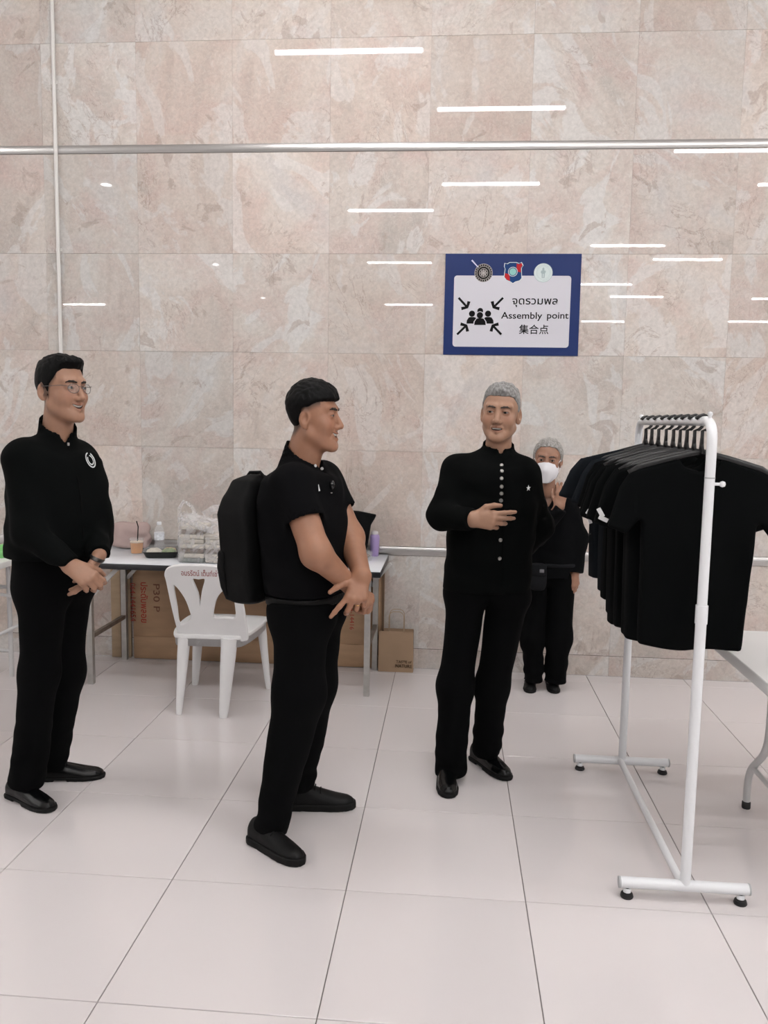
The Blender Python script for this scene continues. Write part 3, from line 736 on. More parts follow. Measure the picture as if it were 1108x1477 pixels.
black_pl = mat('black_food_tray_plastic', (0.008, 0.009, 0.008), 0.25)
tr = thing('food_tray', (-1.615, 4.76, TZ), 'black plastic lunch tray with clear lid over rice and greens', 'food tray')
TRM = Matrix.Translation((-1.612, 4.765, TT)) @ Matrix.Rotation(math.radians(14), 4, 'Z')
bm = bmesh.new(); rr = []
for s, z in ((0.80, 0.0), (0.86, 0.004), (1.0, 0.034), (1.06, 0.036), (1.06, 0.039), (0.97, 0.039), (0.84, 0.008)):
    rr.append([bm.verts.new(TRM @ Vector((x, y, z))) for x, y in rrect(0.205 * s, 0.150 * s, 0.02, 3)])
for A, B in zip(rr, rr[1:]):
    for k in range(len(A)): bm.faces.new((A[k - 1], A[k], B[k], B[k - 1]))
bm.faces.new(rr[0]); bm.faces.new(rr[-1][::-1])
smooth_angle(link('tray', bm_mesh(bm), black_pl, tr), 30)
def food(name, x, y, rx, ry, rz, m, sd):
    c = TRM @ Vector((x, y, 0.030))
    return solid(name, lambda p: ell(p, c, (rx, ry, rz)) + 0.005 * wob(p, 90, sd), (c.x - rx - .02, c.y - ry - .02, c.z - rz - .01), (c.x + rx + .02, c.y + ry + .02, c.z + rz + .012), 0.004, m, tr)
food('rice', -0.045, 0.0, 0.042, 0.055, 0.022, mat('cooked_rice', (0.66, 0.60, 0.50), 0.7, noise=0.12, nscale=120), 1)
food('greens', 0.045, -0.015, 0.042, 0.045, 0.022, mat('green_vegetables', (0.20, 0.28, 0.09), 0.5, noise=0.35, nscale=60), 2)
food('chicken', 0.045, 0.035, 0.040, 0.025, 0.022, mat('fried_food', (0.50, 0.36, 0.20), 0.6, noise=0.25, nscale=60), 3)
bm = bmesh.new(); rr = []
for s, z in ((1.05, 0.040), (0.98, 0.046), (0.90, 0.062), (0.86, 0.064)):
    rr.append([bm.verts.new(TRM @ Vector((x, y, z))) for x, y in rrect(0.205 * s, 0.150 * s, 0.02, 3)])
for A, B in zip(rr, rr[1:]):
    for k in range(len(A)): bm.faces.new((A[k - 1], A[k], B[k], B[k - 1]))
bm.faces.new(rr[-1][::-1]); smooth_angle(link('lid', bm_mesh(bm), clear, tr), 30)

# shopping bag full of lunch boxes
box_foam = mat('cream_lunch_box', (0.62, 0.57, 0.50), 0.5, noise=0.04, nscale=20); dark_food = mat('brown_stew', (0.17, 0.12, 0.09), 0.5, noise=0.4, nscale=50)
grey_food = mat('grey_green_food', (0.23, 0.25, 0.23), 0.5, noise=0.3, nscale=50)
def lunch_box(x, y, z, w, d, h, label, fm):
    t = thing('lunch_box', (x, y, z), label, 'lunch box', 'lunch boxes in the carrier bag')
    box('base', (x - w / 2, y - d / 2, z), (x + w / 2, y + d / 2, z + h * 0.5), fm, t, bevel=0.006)
    box('lid', (x - w / 2 - 0.002, y - d / 2 - 0.002, z + h * 0.5), (x + w / 2 + 0.002, y + d / 2 + 0.002, z + h), box_foam, t, bevel=0.006)
bxL, bxR, bY = -1.368, -1.218, 4.665
lunch_box(bxL, bY, TT + 0.003, 0.140, 0.17, 0.052, 'lunch box at the bottom left inside the white carrier bag', grey_food)
lunch_box(bxR, bY, TT + 0.003, 0.140, 0.17, 0.052, 'lunch box at the bottom right inside the white carrier bag', box_foam)
lunch_box(bxL, bY, TT + 0.057, 0.140, 0.17, 0.054, 'lunch box second from bottom on the left inside the white carrier bag', dark_food)
lunch_box(bxR, bY, TT + 0.057, 0.140, 0.17, 0.054, 'lunch box second from bottom on the right inside the white carrier bag', dark_food)
lunch_box(bxL, bY, TT + 0.113, 0.140, 0.17, 0.052, 'lunch box third from bottom on the left inside the white carrier bag', box_foam)
lunch_box(bxR, bY, TT + 0.113, 0.140, 0.17, 0.052, 'topmost lunch box on the right inside the white carrier bag', box_foam)
lunch_box(bxL + 0.004, bY, TT + 0.167, 0.130, 0.16, 0.052, 'topmost lunch box on the left inside the white carrier bag', dark_food)
def film_material():
    m = bpy.data.materials.new('thin_white_carrier_film'); m.use_nodes = True; nt = m.node_tree; N, L = nt.nodes, nt.links
    b = N['Principled BSDF']; b.inputs['Base Color'].default_value = (0.82, 0.81, 0.82, 1); b.inputs['Roughness'].default_value = 0.28
    tc = N.new('ShaderNodeTexCoord'); n = N.new('ShaderNodeTexNoise'); n.inputs['Scale'].default_value = 14; n.inputs['Detail'].default_value = 5
    n.inputs['Distortion'].default_value = 2.0; L.new(tc.outputs['Object'], n.inputs['Vector'])
    r = N.new('ShaderNodeMapRange'); r.inputs[1].default_value = 0.35; r.inputs[2].default_value = 0.65; r.inputs[3].default_value = 0.10; r.inputs[4].default_value = 0.42
    L.new(n.outputs[0], r.inputs[0]); L.new(r.outputs[0], b.inputs['Alpha'])
    bp = N.new('ShaderNodeBump'); bp.inputs['Strength'].default_value = 0.25; bp.inputs['Distance'].default_value = 0.006; L.new(n.outputs[0], bp.inputs['Height']); L.new(bp.outputs[0], b.inputs['Normal'])
    return m
film = film_material()
sb = thing('carrier_bag', (-1.29, bY, TZ), 'see-through white plastic carrier bag packed with lunch boxes on the table', 'bag')
bm = bmesh.new(); rr = []; nseg = 40
for k, (w, d, z) in enumerate(((0.315, 0.185, 0.001), (0.325, 0.20, 0.02), (0.325, 0.205, 0.10), (0.315, 0.20, 0.17), (0.318, 0.19, 0.215), (0.30, 0.17, 0.255), (0.28, 0.12, 0.285))):
    ring = []
    for i, (x, y) in enumerate(rrect(w, d, 0.035, 9)):
        f = 1 + 0.018 * math.sin(i * 2.1 + k * 1.7) + 0.012 * math.sin(i * 0.9 - k * 2.3)
        zz = z + (0.012 * math.sin(i * 0.7 + 1.0) if k > 3 else 0.0) - (0.05 * max(0, x / 0.16) if k > 4 else 0.0)
        ring.append(bm.verts.new((-1.291 + x * f, bY + y * f, TT + zz)))
    rr.append(ring)
for A, B in zip(rr, rr[1:]):
    for k in range(len(A)): bm.faces.new((A[k - 1], A[k], B[k], B[k - 1]))
bm.faces.new(rr[0])
link('bag_body', bm_mesh(bm, True), film, sb)
def strip(name, pts, w, m, parent, th=0.0015):
    bm = bmesh.new(); add_tube(bm, pts, [(a, th) for a in w], seg=10); return smooth_angle(link(name, bm_mesh(bm), m, parent), 60)
strip('handle', [(-1.440, bY - 0.05, TT + 0.23), (-1.452, bY - 0.045, TT + 0.31), (-1.425, bY - 0.04, TT + 0.355), (-1.375, bY - 0.045, TT + 0.325), (-1.352, bY - 0.05, TT + 0.275), (-1.372, bY - 0.055, TT + 0.245)], [0.02, 0.012, 0.011, 0.012, 0.012, 0.02], film, sb, 0.012)
strip('handle', [(-1.43, bY - 0.075, TT + 0.262), (-1.36, bY - 0.09, TT + 0.235), (-1.29, bY - 0.100, TT + 0.208), (-1.235, bY - 0.105, TT + 0.19)], [0.012, 0.018, 0.02, 0.014], film, sb, 0.010)
strip('handle', [(-1.18, bY + 0.03, TT + 0.20), (-1.16, bY + 0.03, TT + 0.27), (-1.20, bY + 0.03, TT + 0.31), (-1.27, bY + 0.03, TT + 0.30), (-1.33, bY + 0.03, TT + 0.27)], [0.02, 0.03, 0.03, 0.03, 0.02], film, sb, 0.012)

# black tote, tumbler, clamshell at the right end
black_cloth = mat('black_woven_cloth', (0.0025, 0.0028, 0.0030), 0.9, spec=0.15, bump=0.2, bscale=160)
tote = thing('tote_bag', (-0.53, 4.98, TZ), 'black cloth tote bag with a small white badge at the end of the table', 'bag')
TP = [(-0.78, 0.737), (-0.405, 0.737), (-0.385, 0.80), (-0.362, 0.93), (-0.325, 1.005), (-0.352, 1.012), (-0.395, 1.017), (-0.45, 1.026), (-0.52, 1.040), (-0.66, 1.01), (-0.76, 0.93)]
def _tote(p):
    d2 = poly2d(p[:, 0], p[:, 2], TP) + 0.006; th = 0.055 - 0.13 * (p[:, 2] - 0.75) ** 1.0 * 0.9
    return smax(d2, np.abs(p[:, 1] - 4.985 - 0.006 * np.sin(p[:, 0] * 40 + p[:, 2] * 30)) - np.maximum(th, 0.012), 0.012) + 0.003 * wob(p, 25, 1)
solid('bag_body', lambda p: np.maximum(_tote(p), TT - p[:, 2]), (-0.82, 4.90, 0.72), (-0.30, 5.07, 1.06), 0.006, black_cloth, tote)
c = at(517.5, 771, 4.925); lathe('badge', [(0.0, 0.0), (0.020, 0.0), (0.020, 0.003), (0.0, 0.004)], mat('white_badge', (0.70, 0.70, 0.70), 0.4), tote, c, M=Matrix.Rotation(math.radians(90), 4, 'X'))
lav = mat('lavender_tumbler', (0.40, 0.30, 0.56), 0.35)
tm = thing('tumbler', (-0.347, 5.03, TZ), 'lavender drinking tumbler with a pale lid beside the black tote', 'tumbler')
lathe('tumbler_body', [(0.024, 0.0), (0.026, 0.004), (0.031, 0.115), (0.029, 0.128), (0.022, 0.136)], lav, tm, (-0.347, 5.03, TT))
lathe('lid', [(0.022, 0.136), (0.023, 0.140), (0.021, 0.152), (0.012, 0.157)], mat('pale_lid', (0.66, 0.62, 0.64), 0.4), tm, (-0.347, 5.03, TT))
cl = thing('clamshell', (-0.40, 4.885, TZ), 'clear plastic clamshell with snacks beside the tumbler', 'food box')
box('base', (-0.455, 4.835, TT), (-0.345, 4.935, TT + 0.020), frost, cl, bevel=0.006); box('lid', (-0.453, 4.837, TT + 0.0205), (-0.347, 4.933, TT + 0.048), clear, cl, bevel=0.010)
solid('snack', lambda p: ell(p, (-0.40, 4.885, TT + 0.024), (0.040, 0.034, 0.013)) + 0.003 * wob(p, 100, 2), (-0.45, 4.84, TT), (-0.35, 4.93, TT + 0.05), 0.004, dark_food, cl)

# ================================================================== clothes rack
rk_w = mat('white_powder_coated_tube', (0.85, 0.86, 0.88), 0.28)
rk_g = mat('grey_plastic_end_cap', (0.45, 0.46, 0.47), 0.4)
RX, RY0, RY1 = 0.928, 2.655, 3.675
rk = thing('clothes_rack', (RX, 3.165, 0), 'white tubular clothes rack with black adjustable feet, hung with black shirts', 'clothes rack')
for y in (RY0, RY1):
    bb = tube('base_bar', [(RX - 0.212, y, 0.052), (RX + 0.205, y, 0.052)], 0.0185, rk_w, rk, seg=16)
    for x in (RX - 0.214, RX + 0.207):
        tube('end_cap', [(x - 0.003, y, 0.052), (x + 0.003, y, 0.052)], 0.0192, rk_g, bb, seg=14)
    for x in (RX - 0.188, RX + 0.182):
        ft_ = lathe('foot', [(0.020, 0.0), (0.022, 0.004), (0.019, 0.014), (0.008, 0.017), (0.006, 0.036)], rubber, rk, (x, y, 0.0), seg=18)
        lathe('collar', [(0.013, 0.019), (0.013, 0.028), (0.010, 0.032)], rk_w, ft_, (x, y, 0.0), seg=14)
    tube('lower_post', [(RX, y, 0.060), (RX, y, 0.985)], 0.0172, rk_w, rk, seg=16)
    tube('sleeve_collar', [(RX, y, 0.945), (RX, y, 1.005)], 0.0195, rk_w, rk, seg=16)
    kn = tube('clamp_screw', [(RX + 0.010, y, 1.395), (RX + 0.036, y, 1.395)], 0.005, rk_w, rk, seg=10)
    lathe('knob', [(0.0, -0.010), (0.008, -0.007), (0.010, 0.0), (0.008, 0.007), (0.0, 0.010)], rk_w, kn, (RX + 0.040, y, 1.395), seg=12)
    lathe('top_finial', [(0.0065, 0.0), (0.005, 0.006), (0.009, 0.013), (0.007, 0.020), (0.0, 0.022)], rk_w, rk, (RX, y + (0.035 if y == RY0 else -0.035), 1.600), seg=12)
TBZ = 1.592
top = [(RX, RY0, 0.98), (RX, RY0, 1.40)] + bend((RX, RY0, 1.40), (RX, RY0, TBZ), (RX, RY1, TBZ), 0.07, 8) + bend((RX, RY0, TBZ), (RX, RY1, TBZ), (RX, RY1, 1.3), 0.07, 8) + [(RX, RY1, 1.40), (RX, RY1, 0.98)]
tube('top_rail', top, 0.0158, rk_w, rk, seg=16)
for y in (RY0, RY1): tube('seam_ring', [(RX, y, 1.412), (RX, y, 1.416)], 0.0168, rk_g, rk, seg=14)
tube('stretcher', [(RX - 0.01, RY0 + 0.012, 0.056), (RX - 0.01, RY1 - 0.012, 0.056)], 0.0135, rk_w, rk, seg=14)

# shirts and hangers: one shape, hung nine times
shirt_blk = mat('black_cotton_jersey', (0.0016, 0.0020, 0.0022), 0.95, spec=0.10, bump=0.12, bscale=25)
shirt_nvy = mat('washed_black_jersey', (0.008, 0.010, 0.013), 0.95, spec=0.15, bump=0.12, bscale=25)
hang_blk = mat('black_plastic_hanger', (0.012, 0.012, 0.013), 0.35)
tag_w = mat('white_care_tag', (0.80, 0.80, 0.80), 0.5)
SHIRT = [(-0.175, -0.70), (-0.02, -0.712), (0.165, -0.70), (0.180, -0.40), (0.187, -0.265), (0.225, -0.315), (0.298, -0.285), (0.262, -0.145), (0.228, -0.085), (0.10, -0.040), (0.065, -0.030),
         (0.045, -0.062), (0.0, -0.078), (-0.045, -0.062), (-0.065, -0.030), (-0.10, -0.040), (-0.228, -0.085), (-0.262, -0.145), (-0.298, -0.285), (-0.225, -0.315), (-0.187, -0.265), (-0.182, -0.40)]
def shirt_fn(seed):
    def f(p):
        x, y, z = p[:, 0], p[:, 1], p[:, 2]
        d2 = poly2d(x, z, SHIRT) + 0.008
        t = np.clip((-z - 0.04) / 0.3, 0, 1)
        th = 0.010 + 0.022 * t + np.where(np.abs(x) > 0.2, -0.008 * t, 0)
        fold = 0.016 * t * np.sin(x * 26 + seed + 1.5 * np.sin(z * 5 + seed)) * np.clip((-z - 0.1) / 0.35, 0, 1) + 0.010 * np.sin(z * 7 + seed * 2)
        return smax(d2, np.abs(y - fold) - th, 0.016)
    return f
shirt_meshes = []
for sd in (0.4, 2.1, 4.0):
    me = np_mesh([nets(shirt_fn(sd), (-0.36, -0.10, -0.75), (0.36, 0.10, 0.02), 0.007)])
    me.materials.append(shirt_blk); shirt_meshes.append(me)
far_me = shirt_meshes[1].copy(); far_me.materials.clear(); far_me.materials.append(shirt_nvy)
def hanger_meshes():
    bm = bmesh.new(); r = 0.026
    pts = [(0, -0.004, -0.030), (0, 0, 0.045)] + [(0.0 + r * math.sin(a) * 1.0, 0, 0.045 + r * 1.0 + 0.0 - r * math.cos(a)) for a in [math.radians(x) for x in (30, 60, 100, 140, 180, 215, 240)]]
    add_tube(bm, pts, [(0.0058, 0.0105)] * len(pts), seg=8); hook = bm_mesh(bm, True); hook.materials.append(hang_blk)
    bm = bmesh.new()
    add_tube(bm, [(-0.225, 0, -0.098), (-0.19, 0, -0.075), (-0.09, 0, -0.045), (0, 0, -0.022), (0.09, 0, -0.045), (0.19, 0, -0.075), (0.225, 0, -0.098)], [(0.010, 0.006)] * 7, seg=8)
    add_tube(bm, [(0, 0, 0.022), (0, 0, 0.0), (0, 0, -0.030)], [(0.006, 0.007), (0.007, 0.013), (0.007, 0.034)], seg=10)
    sh_ = bm_mesh(bm, True); sh_.materials.append(hang_blk)
    return hook, sh_
hook_me, hsh_me = hanger_meshes()
bm = bmesh.new(); add_box(bm, (-0.017, -0.0015, -0.0075), (0.017, 0.0015, 0.0075), bevel=0.002, seg=1); tag_me = bm_mesh(bm); tag_me.materials.append(tag_w)
HANG = [  # y, rotation, mesh, width scale, drop scale, x shift, tag
    (2.760, -4, 0, 1.00, 0.97, 0.000, 0, 'frontmost black short-sleeved shirt on the rack, facing the room'),
    (2.845, -2, 1, 1.00, 0.97, -0.030, 1, 'black shirt with white tags on its sleeve, second from the front of the rack'),
    (2.935, 3, 2, 1.00, 0.985, -0.020, 0, 'black shirt hanging third from the front of the rack'),
    (3.020, -3, 0, 1.00, 0.98, -0.030, 0, 'black shirt hanging fourth from the front of the rack'),
    (3.110, 5, 1, 1.02, 0.985, -0.035, 2, 'black shirt fifth from the front of the rack with small white sleeve tag'),
    (3.215, 0, 2, 1.02, 0.97, -0.020, 0, 'black shirt hanging sixth from the front of the rack'),
    (3.330, 8, 0, 1.05, 0.92, -0.015, 0, 'black shirt hanging third from the wall end of the rack'),
    (3.440, 10, 3, 1.08, 0.90, -0.010, 0, 'washed black shirt second from the wall end of the rack'),
    (3.545, 14, 3, 1.24, 0.84, -0.010, 0, 'greyish black shirt at the wall end of the rack with a wide flared sleeve')]
HANG_LAB = ['at the very front of the rack rail', 'second from the front of the rack rail', 'third from the front of the rack rail', 'fourth from the front of the rack rail',
            'in the middle of the rack rail, fifth from the front', 'fourth from the wall end of the rack rail', 'third from the wall end of the rack rail', 'second from the wall end of the rack rail', 'at the wall end of the rack rail']
for k, (y, rz, mi, sw, sd, dx, tg, lab) in enumerate(HANG):
    hz = TBZ + 0.0158 + 0.0043 - 0.097                         # the hook rests on the rail
    h = thing('clothes_hanger', (RX, y, hz), 'black plastic hanger ' + HANG_LAB[k], 'hanger', 'hangers on the rack')
    h.rotation_euler.z = math.radians(rz)
    for nm, me in (('hook', hook_me), ('shoulder_bar', hsh_me)):
        o = bpy.data.objects.new(nm, me); COL.objects.link(o); o.parent = h
    s = thing('shirt', (RX + dx, y, hz - 0.004), lab, 'shirt', 'black shirts on the rack')
    s.rotation_euler.z = math.radians(rz); s.scale = (sw, 1, sd)
    o = bpy.data.objects.new('fabric', far_me if mi == 3 else shirt_meshes[mi]); COL.objects.link(o); o.parent = s
    if tg:
        for (tx, tz, ang) in (((-0.262, -0.262, 25), (-0.272, -0.240, 60)) if tg == 1 else ((-0.27, -0.26, -60), (-0.262, -0.295, 70))):
            o = bpy.data.objects.new('care_tag', tag_me); COL.objects.link(o); o.parent = s
            o.location = (tx, -0.036, tz); o.rotation_euler.y = math.radians(ang); o.scale = (1, 1, 1) if tg == 1 else (0.55, 1, 0.9)

# ================================================================== people
def depth(p): return (Vector(p) - CAM).dot(AX_F)
def rpx(px, p): return px * depth(p) / FPX
def unit(v): v = np.array(v, float); return v / np.linalg.norm(v)
def facing(deg):
    a = math.radians(deg); return np.array([math.sin(a), -math.cos(a), 0.0]), np.array([math.cos(a), math.sin(a), 0.0])

def skin_material(name, rough=0.42):
    m = bpy.data.materials.new(name); m.use_nodes = True; nt = m.node_tree; N, L = nt.nodes, nt.links; b = N['Principled BSDF']
    at_ = N.new('ShaderNodeAttribute'); at_.attribute_name = 'tint'
    tc = N.new('ShaderNodeTexCoord'); n = N.new('ShaderNodeTexNoise'); n.inputs['Scale'].default_value = 38; n.inputs['Detail'].default_value = 4
    L.new(tc.outputs['Object'], n.inputs['Vector'])
    r = N.new('ShaderNodeMapRange'); r.inputs[1].default_value = 0.3; r.inputs[2].default_value = 0.7; r.inputs[3].default_value = 0.94; r.inputs[4].default_value = 1.05
    L.new(n.outputs[0], r.inputs[0]); s = N.new('ShaderNodeVectorMath'); s.operation = 'SCALE'
    L.new(at_.outputs['Color'], s.inputs[0]); L.new(r.outputs[0], s.inputs['Scale']); L.new(s.outputs[0], b.inputs['Base Color'])
    b.inputs['Roughness'].default_value = rough; b.inputs['Specular IOR Level'].default_value = 0.4
    return m
SKIN = skin_material('skin')
def hair_material(name, c0, c1, rough=0.45):
    m = bpy.data.materials.new(name); m.use_nodes = True; nt = m.node_tree; N, L = nt.nodes, nt.links; b = N['Principled BSDF']
    tc = N.new('ShaderNodeTexCoord'); mp = N.new('ShaderNodeMapping'); mp.inputs['Scale'].default_value = (1, 0.25, 0.6); L.new(tc.outputs['Object'], mp.inputs[0])
    n = N.new('ShaderNodeTexNoise'); n.inputs['Scale'].default_value = 160; n.inputs['Detail'].default_value = 4; L.new(mp.outputs[0], n.inputs['Vector'])
    r = N.new('ShaderNodeValToRGB'); r.color_ramp.elements[0].position = 0.35; r.color_ramp.elements[1].position = 0.68
    r.color_ramp.elements[0].color = (*c0, 1); r.color_ramp.elements[1].color = (*c1, 1); L.new(n.outputs[0], r.inputs[0]); L.new(r.outputs[0], b.inputs['Base Color'])
    bp = N.new('ShaderNodeBump'); bp.inputs['Strength'].default_value = 0.35; bp.inputs['Distance'].default_value = 0.003; L.new(n.outputs[0], bp.inputs['Height']); L.new(bp.outputs[0], b.inputs['Normal'])
    b.inputs['Roughness'].default_value = rough; b.inputs['Specular IOR Level'].default_value = 0.10
    return m
hair_black = hair_material('black_hair', (0.0012, 0.0012, 0.0013), (0.004, 0.004, 0.004), 0.55)
hair_grey = hair_material('grey_hair', (0.17, 0.165, 0.16), (0.33, 0.325, 0.32), 0.5)
hair_salt = hair_material('silver_hair', (0.25, 0.24, 0.225), (0.42, 0.405, 0.385), 0.5)
brow_dark = mat('dark_eyebrow', (0.02, 0.014, 0.011), 0.8); brow_grey = mat('greyish_eyebrow', (0.055, 0.04, 0.035), 0.8)
eye_white = mat('eye_white', (0.24, 0.215, 0.20), 0.4, spec=0.2); iris_m = mat('dark_iris', (0.004, 0.003, 0.003), 0.4, spec=0.15); teeth_m = mat('teeth', (0.62, 0.59, 0.55), 0.35)
def cloth(name, c, rough=0.92, bump=0.10, bscale=22): return mat(name, c, rough, spec=0.10, bump=bump, bscale=bscale, noise=0.12, nscale=9)
jkt_black = cloth('black_jacket_cloth', (0.0018, 0.0024, 0.0024)); polo_black = cloth('black_polo_cloth', (0.0022, 0.0022, 0.0028))
suit_black = cloth('black_suit_cloth', (0.0012, 0.0016, 0.0016)); trou_black = cloth('black_trouser_cloth', (0.0013, 0.0014, 0.0017)); blouse_black = cloth('black_blouse_cloth', (0.0024, 0.0026, 0.0032))
shoe_leather = mat('polished_black_leather', (0.0022, 0.0025, 0.0028), 0.24, spec=0.35, bump=0.05, bscale=40)
shoe_dull = mat('black_shoe_upper', (0.0024, 0.0024, 0.0027), 0.5, spec=0.25, bump=0.08, bscale=60); sole_m = mat('black_rubber_sole', (0.005, 0.0048, 0.0048), 0.6, spec=0.2)

# ---------------------------------------------------------------- head
def head_fn(st):
    mo = st.get('mouth', (0.021, 0.0045, 0.006)); eh = st.get('eye_h', 0.0042); fat = st.get('fat', 0.0)
    def f(q):
        x = np.abs(q[:, 0]); s = np.stack([x, q[:, 1], q[:, 2]], 1)
        d = ell(s, (0, -0.012, 0.035), (0.0755, 0.095, 0.086))
        d = smin(d, ell(s, (0, 0.030, -0.035), (0.0605 + fat, 0.0595, 0.080)), 0.03)
        d = smin(d, cone(s, (0.049 + fat, -0.002, -0.058), (0.013, 0.070, -0.098), 0.020, 0.019), 0.025)
        d = smin(d, ell(s, (0, 0.077, -0.100), (0.020, 0.014, 0.015)), 0.015)
        d = smin(d, ell(s, (0.041 + fat, 0.054, -0.027), (0.022, 0.024, 0.024)), 0.02)
        d = smin(d, cone(s, (0.012, 0.083, 0.029), (0.045, 0.066, 0.031), 0.0100, 0.009), 0.016)
        # sockets, then lids
        d = smax(d, -ell(s, (0.031, 0.099, 0.006), (0.021, 0.018, 0.012)), 0.012)
        d = smin(d, ell(s, (0.031, 0.0735, 0.006), (0.0165, 0.0150, 0.0130)), 0.006)
        # folds beside the mouth
        d = smax(d, -cone(s, (0.021, 0.0915, -0.040), (0.034, 0.0760, -0.066), 0.0035, 0.0025), 0.010)
        # nose
        n = cone(s, (0, 0.084, 0.014), (0, 0.108, -0.030), 0.0075, 0.0115)
        n = smin(n, ell(s, (0.0125, 0.0955, -0.0345), (0.0085, 0.011, 0.0085)), 0.008)
        d = smin(d, n, 0.011)
        d = smax(d, -ell(s, (0.0065, 0.104, -0.0445), (0.0038, 0.005, 0.004)), 0.003)
        # lips and mouth
        zc = -0.0635 + mo[2] * (x / 0.024) ** 2
        d = smin(d, cone(s, (0, 0.0915, -0.0570), (0.022, 0.0800, -0.0585 + mo[2] * 0.7), 0.0062, 0.0035), 0.007)
        d = smin(d, cone(s, (0, 0.0895, -0.0705 - mo[1] * 0.8), (0.019, 0.0790, -0.0660 + mo[2] * 0.4), 0.0068, 0.0035), 0.007)
        cut = (np.sqrt((x / mo[0]) ** 2 + ((q[:, 2] - zc) / mo[1]) ** 2) - 1) * mo[1] * 0.8
        cut = np.maximum(cut, 0.070 - q[:, 1]); d = smax(d, -cut, 0.002)
        # eye slits
        ez = 0.006 - 0.0012 * ((x - 0.031) / 0.013) ** 2
        ec = (np.sqrt(((x - 0.031) / 0.0128) ** 2 + ((q[:, 2] - ez) / eh) ** 2) - 1) * eh * 0.8
        d = smax(d, -np.maximum(ec, 0.0745 - q[:, 1]), 0.0015)
        # ears
        er = s - A3((0.0740, -0.017, -0.004)); t = 0.35
        er = np.stack([er[:, 0] - 0.30 * (-er[:, 1]), er[:, 1] * math.cos(t) - er[:, 2] * math.sin(t) * 0.5, er[:, 2] + 0.2 * er[:, 1]], 1)
        e = ell(er, (0.003, 0, 0), (0.0085, 0.0185, 0.0315)); e = smin(e, ell(er, (0.002, 0.006, -0.024), (0.007, 0.010, 0.012)), 0.006)
        e = smax(e, -ell(er, (0.0125, 0.003, 0.003), (0.0112, 0.0112, 0.0200)), 0.003)
        d = smin(d, e, 0.008)
        return d
    return f
def hair_fn(st, hf):
    th = np.radians(np.array(st['az'], float)); zl = np.array(st['zl'], float); T = st['top']; Sd = st.get('side', 0.005)
    def f(q):
        az = np.arctan2(np.abs(q[:, 0]), q[:, 1] + 0.012); line = np.interp(az, th, zl)
        s = np.stack([np.abs(q[:, 0]), q[:, 1], q[:, 2]], 1)
        cr = smin(ell(s, (0, -0.012, 0.035), (0.0755, 0.095, 0.086)), ell(s, (0, 0.030, -0.035), (0.0605, 0.0595, 0.080)), 0.03)
        up = np.clip((q[:, 2] - st.get('t0', 0.03)) / 0.07, 0, 1); up = up * up * (3 - 2 * up)
        fr_ = np.clip((q[:, 1] - 0.01) / 0.07, 0, 1); t = Sd + (T - Sd) * up + st.get('front', 0.0) * up * fr_ * fr_
        tp = np.clip((q[:, 2] - line) / st.get('taper', 0.022), 0, 1); t = 0.0012 + (t - 0.0012) * np.sqrt(tp)
        d = cr - t + st.get('ruf', 0.0022) * (wob(q, 70, 3, (1, 0.5, 0.6)) + 0.6 * wob(q, 190, 2, (1, 0.35, 0.5))) * (0.3 + up)
        d = smax(d, (line - q[:, 2]) + 0.0022 * wob(q, 150, 1), 0.004)
        for c, r in st.get('extra', ()): d = smin(d, ell(s, c, r) + 0.002 * wob(q, 90, 2, (1, .5, 1)), 0.014)
        return smax(d, -(cr + 0.004), 0.002)
    return f
# ---------------------------------------------------------------- hand
def hand_prims(W, d, n, s, sc, curls, thumb, spread=0.10, fscale=1.0):
    """(palm cones, finger chains): W wrist, d along the fingers, n out of the back of the hand, s towards the thumb"""
    d, n, s = unit(d), unit(n), unit(s); n = unit(n - d * (n @ d)); s0 = s; s = np.cross(d, n); s = s if s @ s0 > 0 else -s
    W = np.array(W, float); fl = []; pal = []
    base = [0.090, 0.094, 0.088, 0.078]; off = [0.0285, 0.0095, -0.0095, -0.0275]
    Ls = [(0.044, 0.026, 0.022), (0.048, 0.030, 0.023), (0.044, 0.028, 0.023), (0.034, 0.021, 0.020)]; rr = [0.0098, 0.0100, 0.0095, 0.0084]
    for i in range(4):
        m = W + (d * base[i] + s * off[i] + n * (0.004 if i in (1, 2) else 0.0)) * sc
        pal.append((W + (s * off[i] * 0.55) * sc, m, 0.0165 * sc, 0.0125 * sc))
        a = 0.0; pts = [m]; ang = (1.5 - i) * spread
        dd = unit(d * math.cos(ang) + s * math.sin(ang)); p = m
        for L_, c in zip(Ls[i], curls[i]):
            a += math.radians(c); v = dd * math.cos(a) - n * math.sin(a); p = p + v * L_ * sc * fscale; pts.append(p)
        fl.append((pts, [rr[i] * sc * k for k in (1.06, 0.98, 0.90, 0.74)]))
    b = W + (d * 0.022 + s * 0.024 - n * 0.006) * sc; pts = [b]; p = b
    for L_, v in zip((0.046, 0.034, 0.027), thumb):
        v = unit(d * v[0] + s * v[1] + n * v[2]); p = p + v * L_ * sc; pts.append(p)
    fl.append((pts, [0.0160 * sc, 0.0125 * sc, 0.0108 * sc, 0.0082 * sc]))
    return pal, fl
def hand_fn(p, hp):
    pal, fl = hp; d = None
    for a, b, r1, r2 in pal:
        e = cone(p, a, b, r1, r2); d = e if d is None else smin(d, e, 0.014)
    out = d
    for k, (pts, rs) in enumerate(fl):
        e = chain(p, pts, rs, 0.004); out = smin(out, e, 0.009 if k < 4 else 0.014)
    return out
def hand_bounds(hp, m=0.03):
    P = np.array([q for pts, _ in hp[1] for q in pts] + [a for a, *_ in hp[0]]); return P.min(0) - m, P.max(0) + m
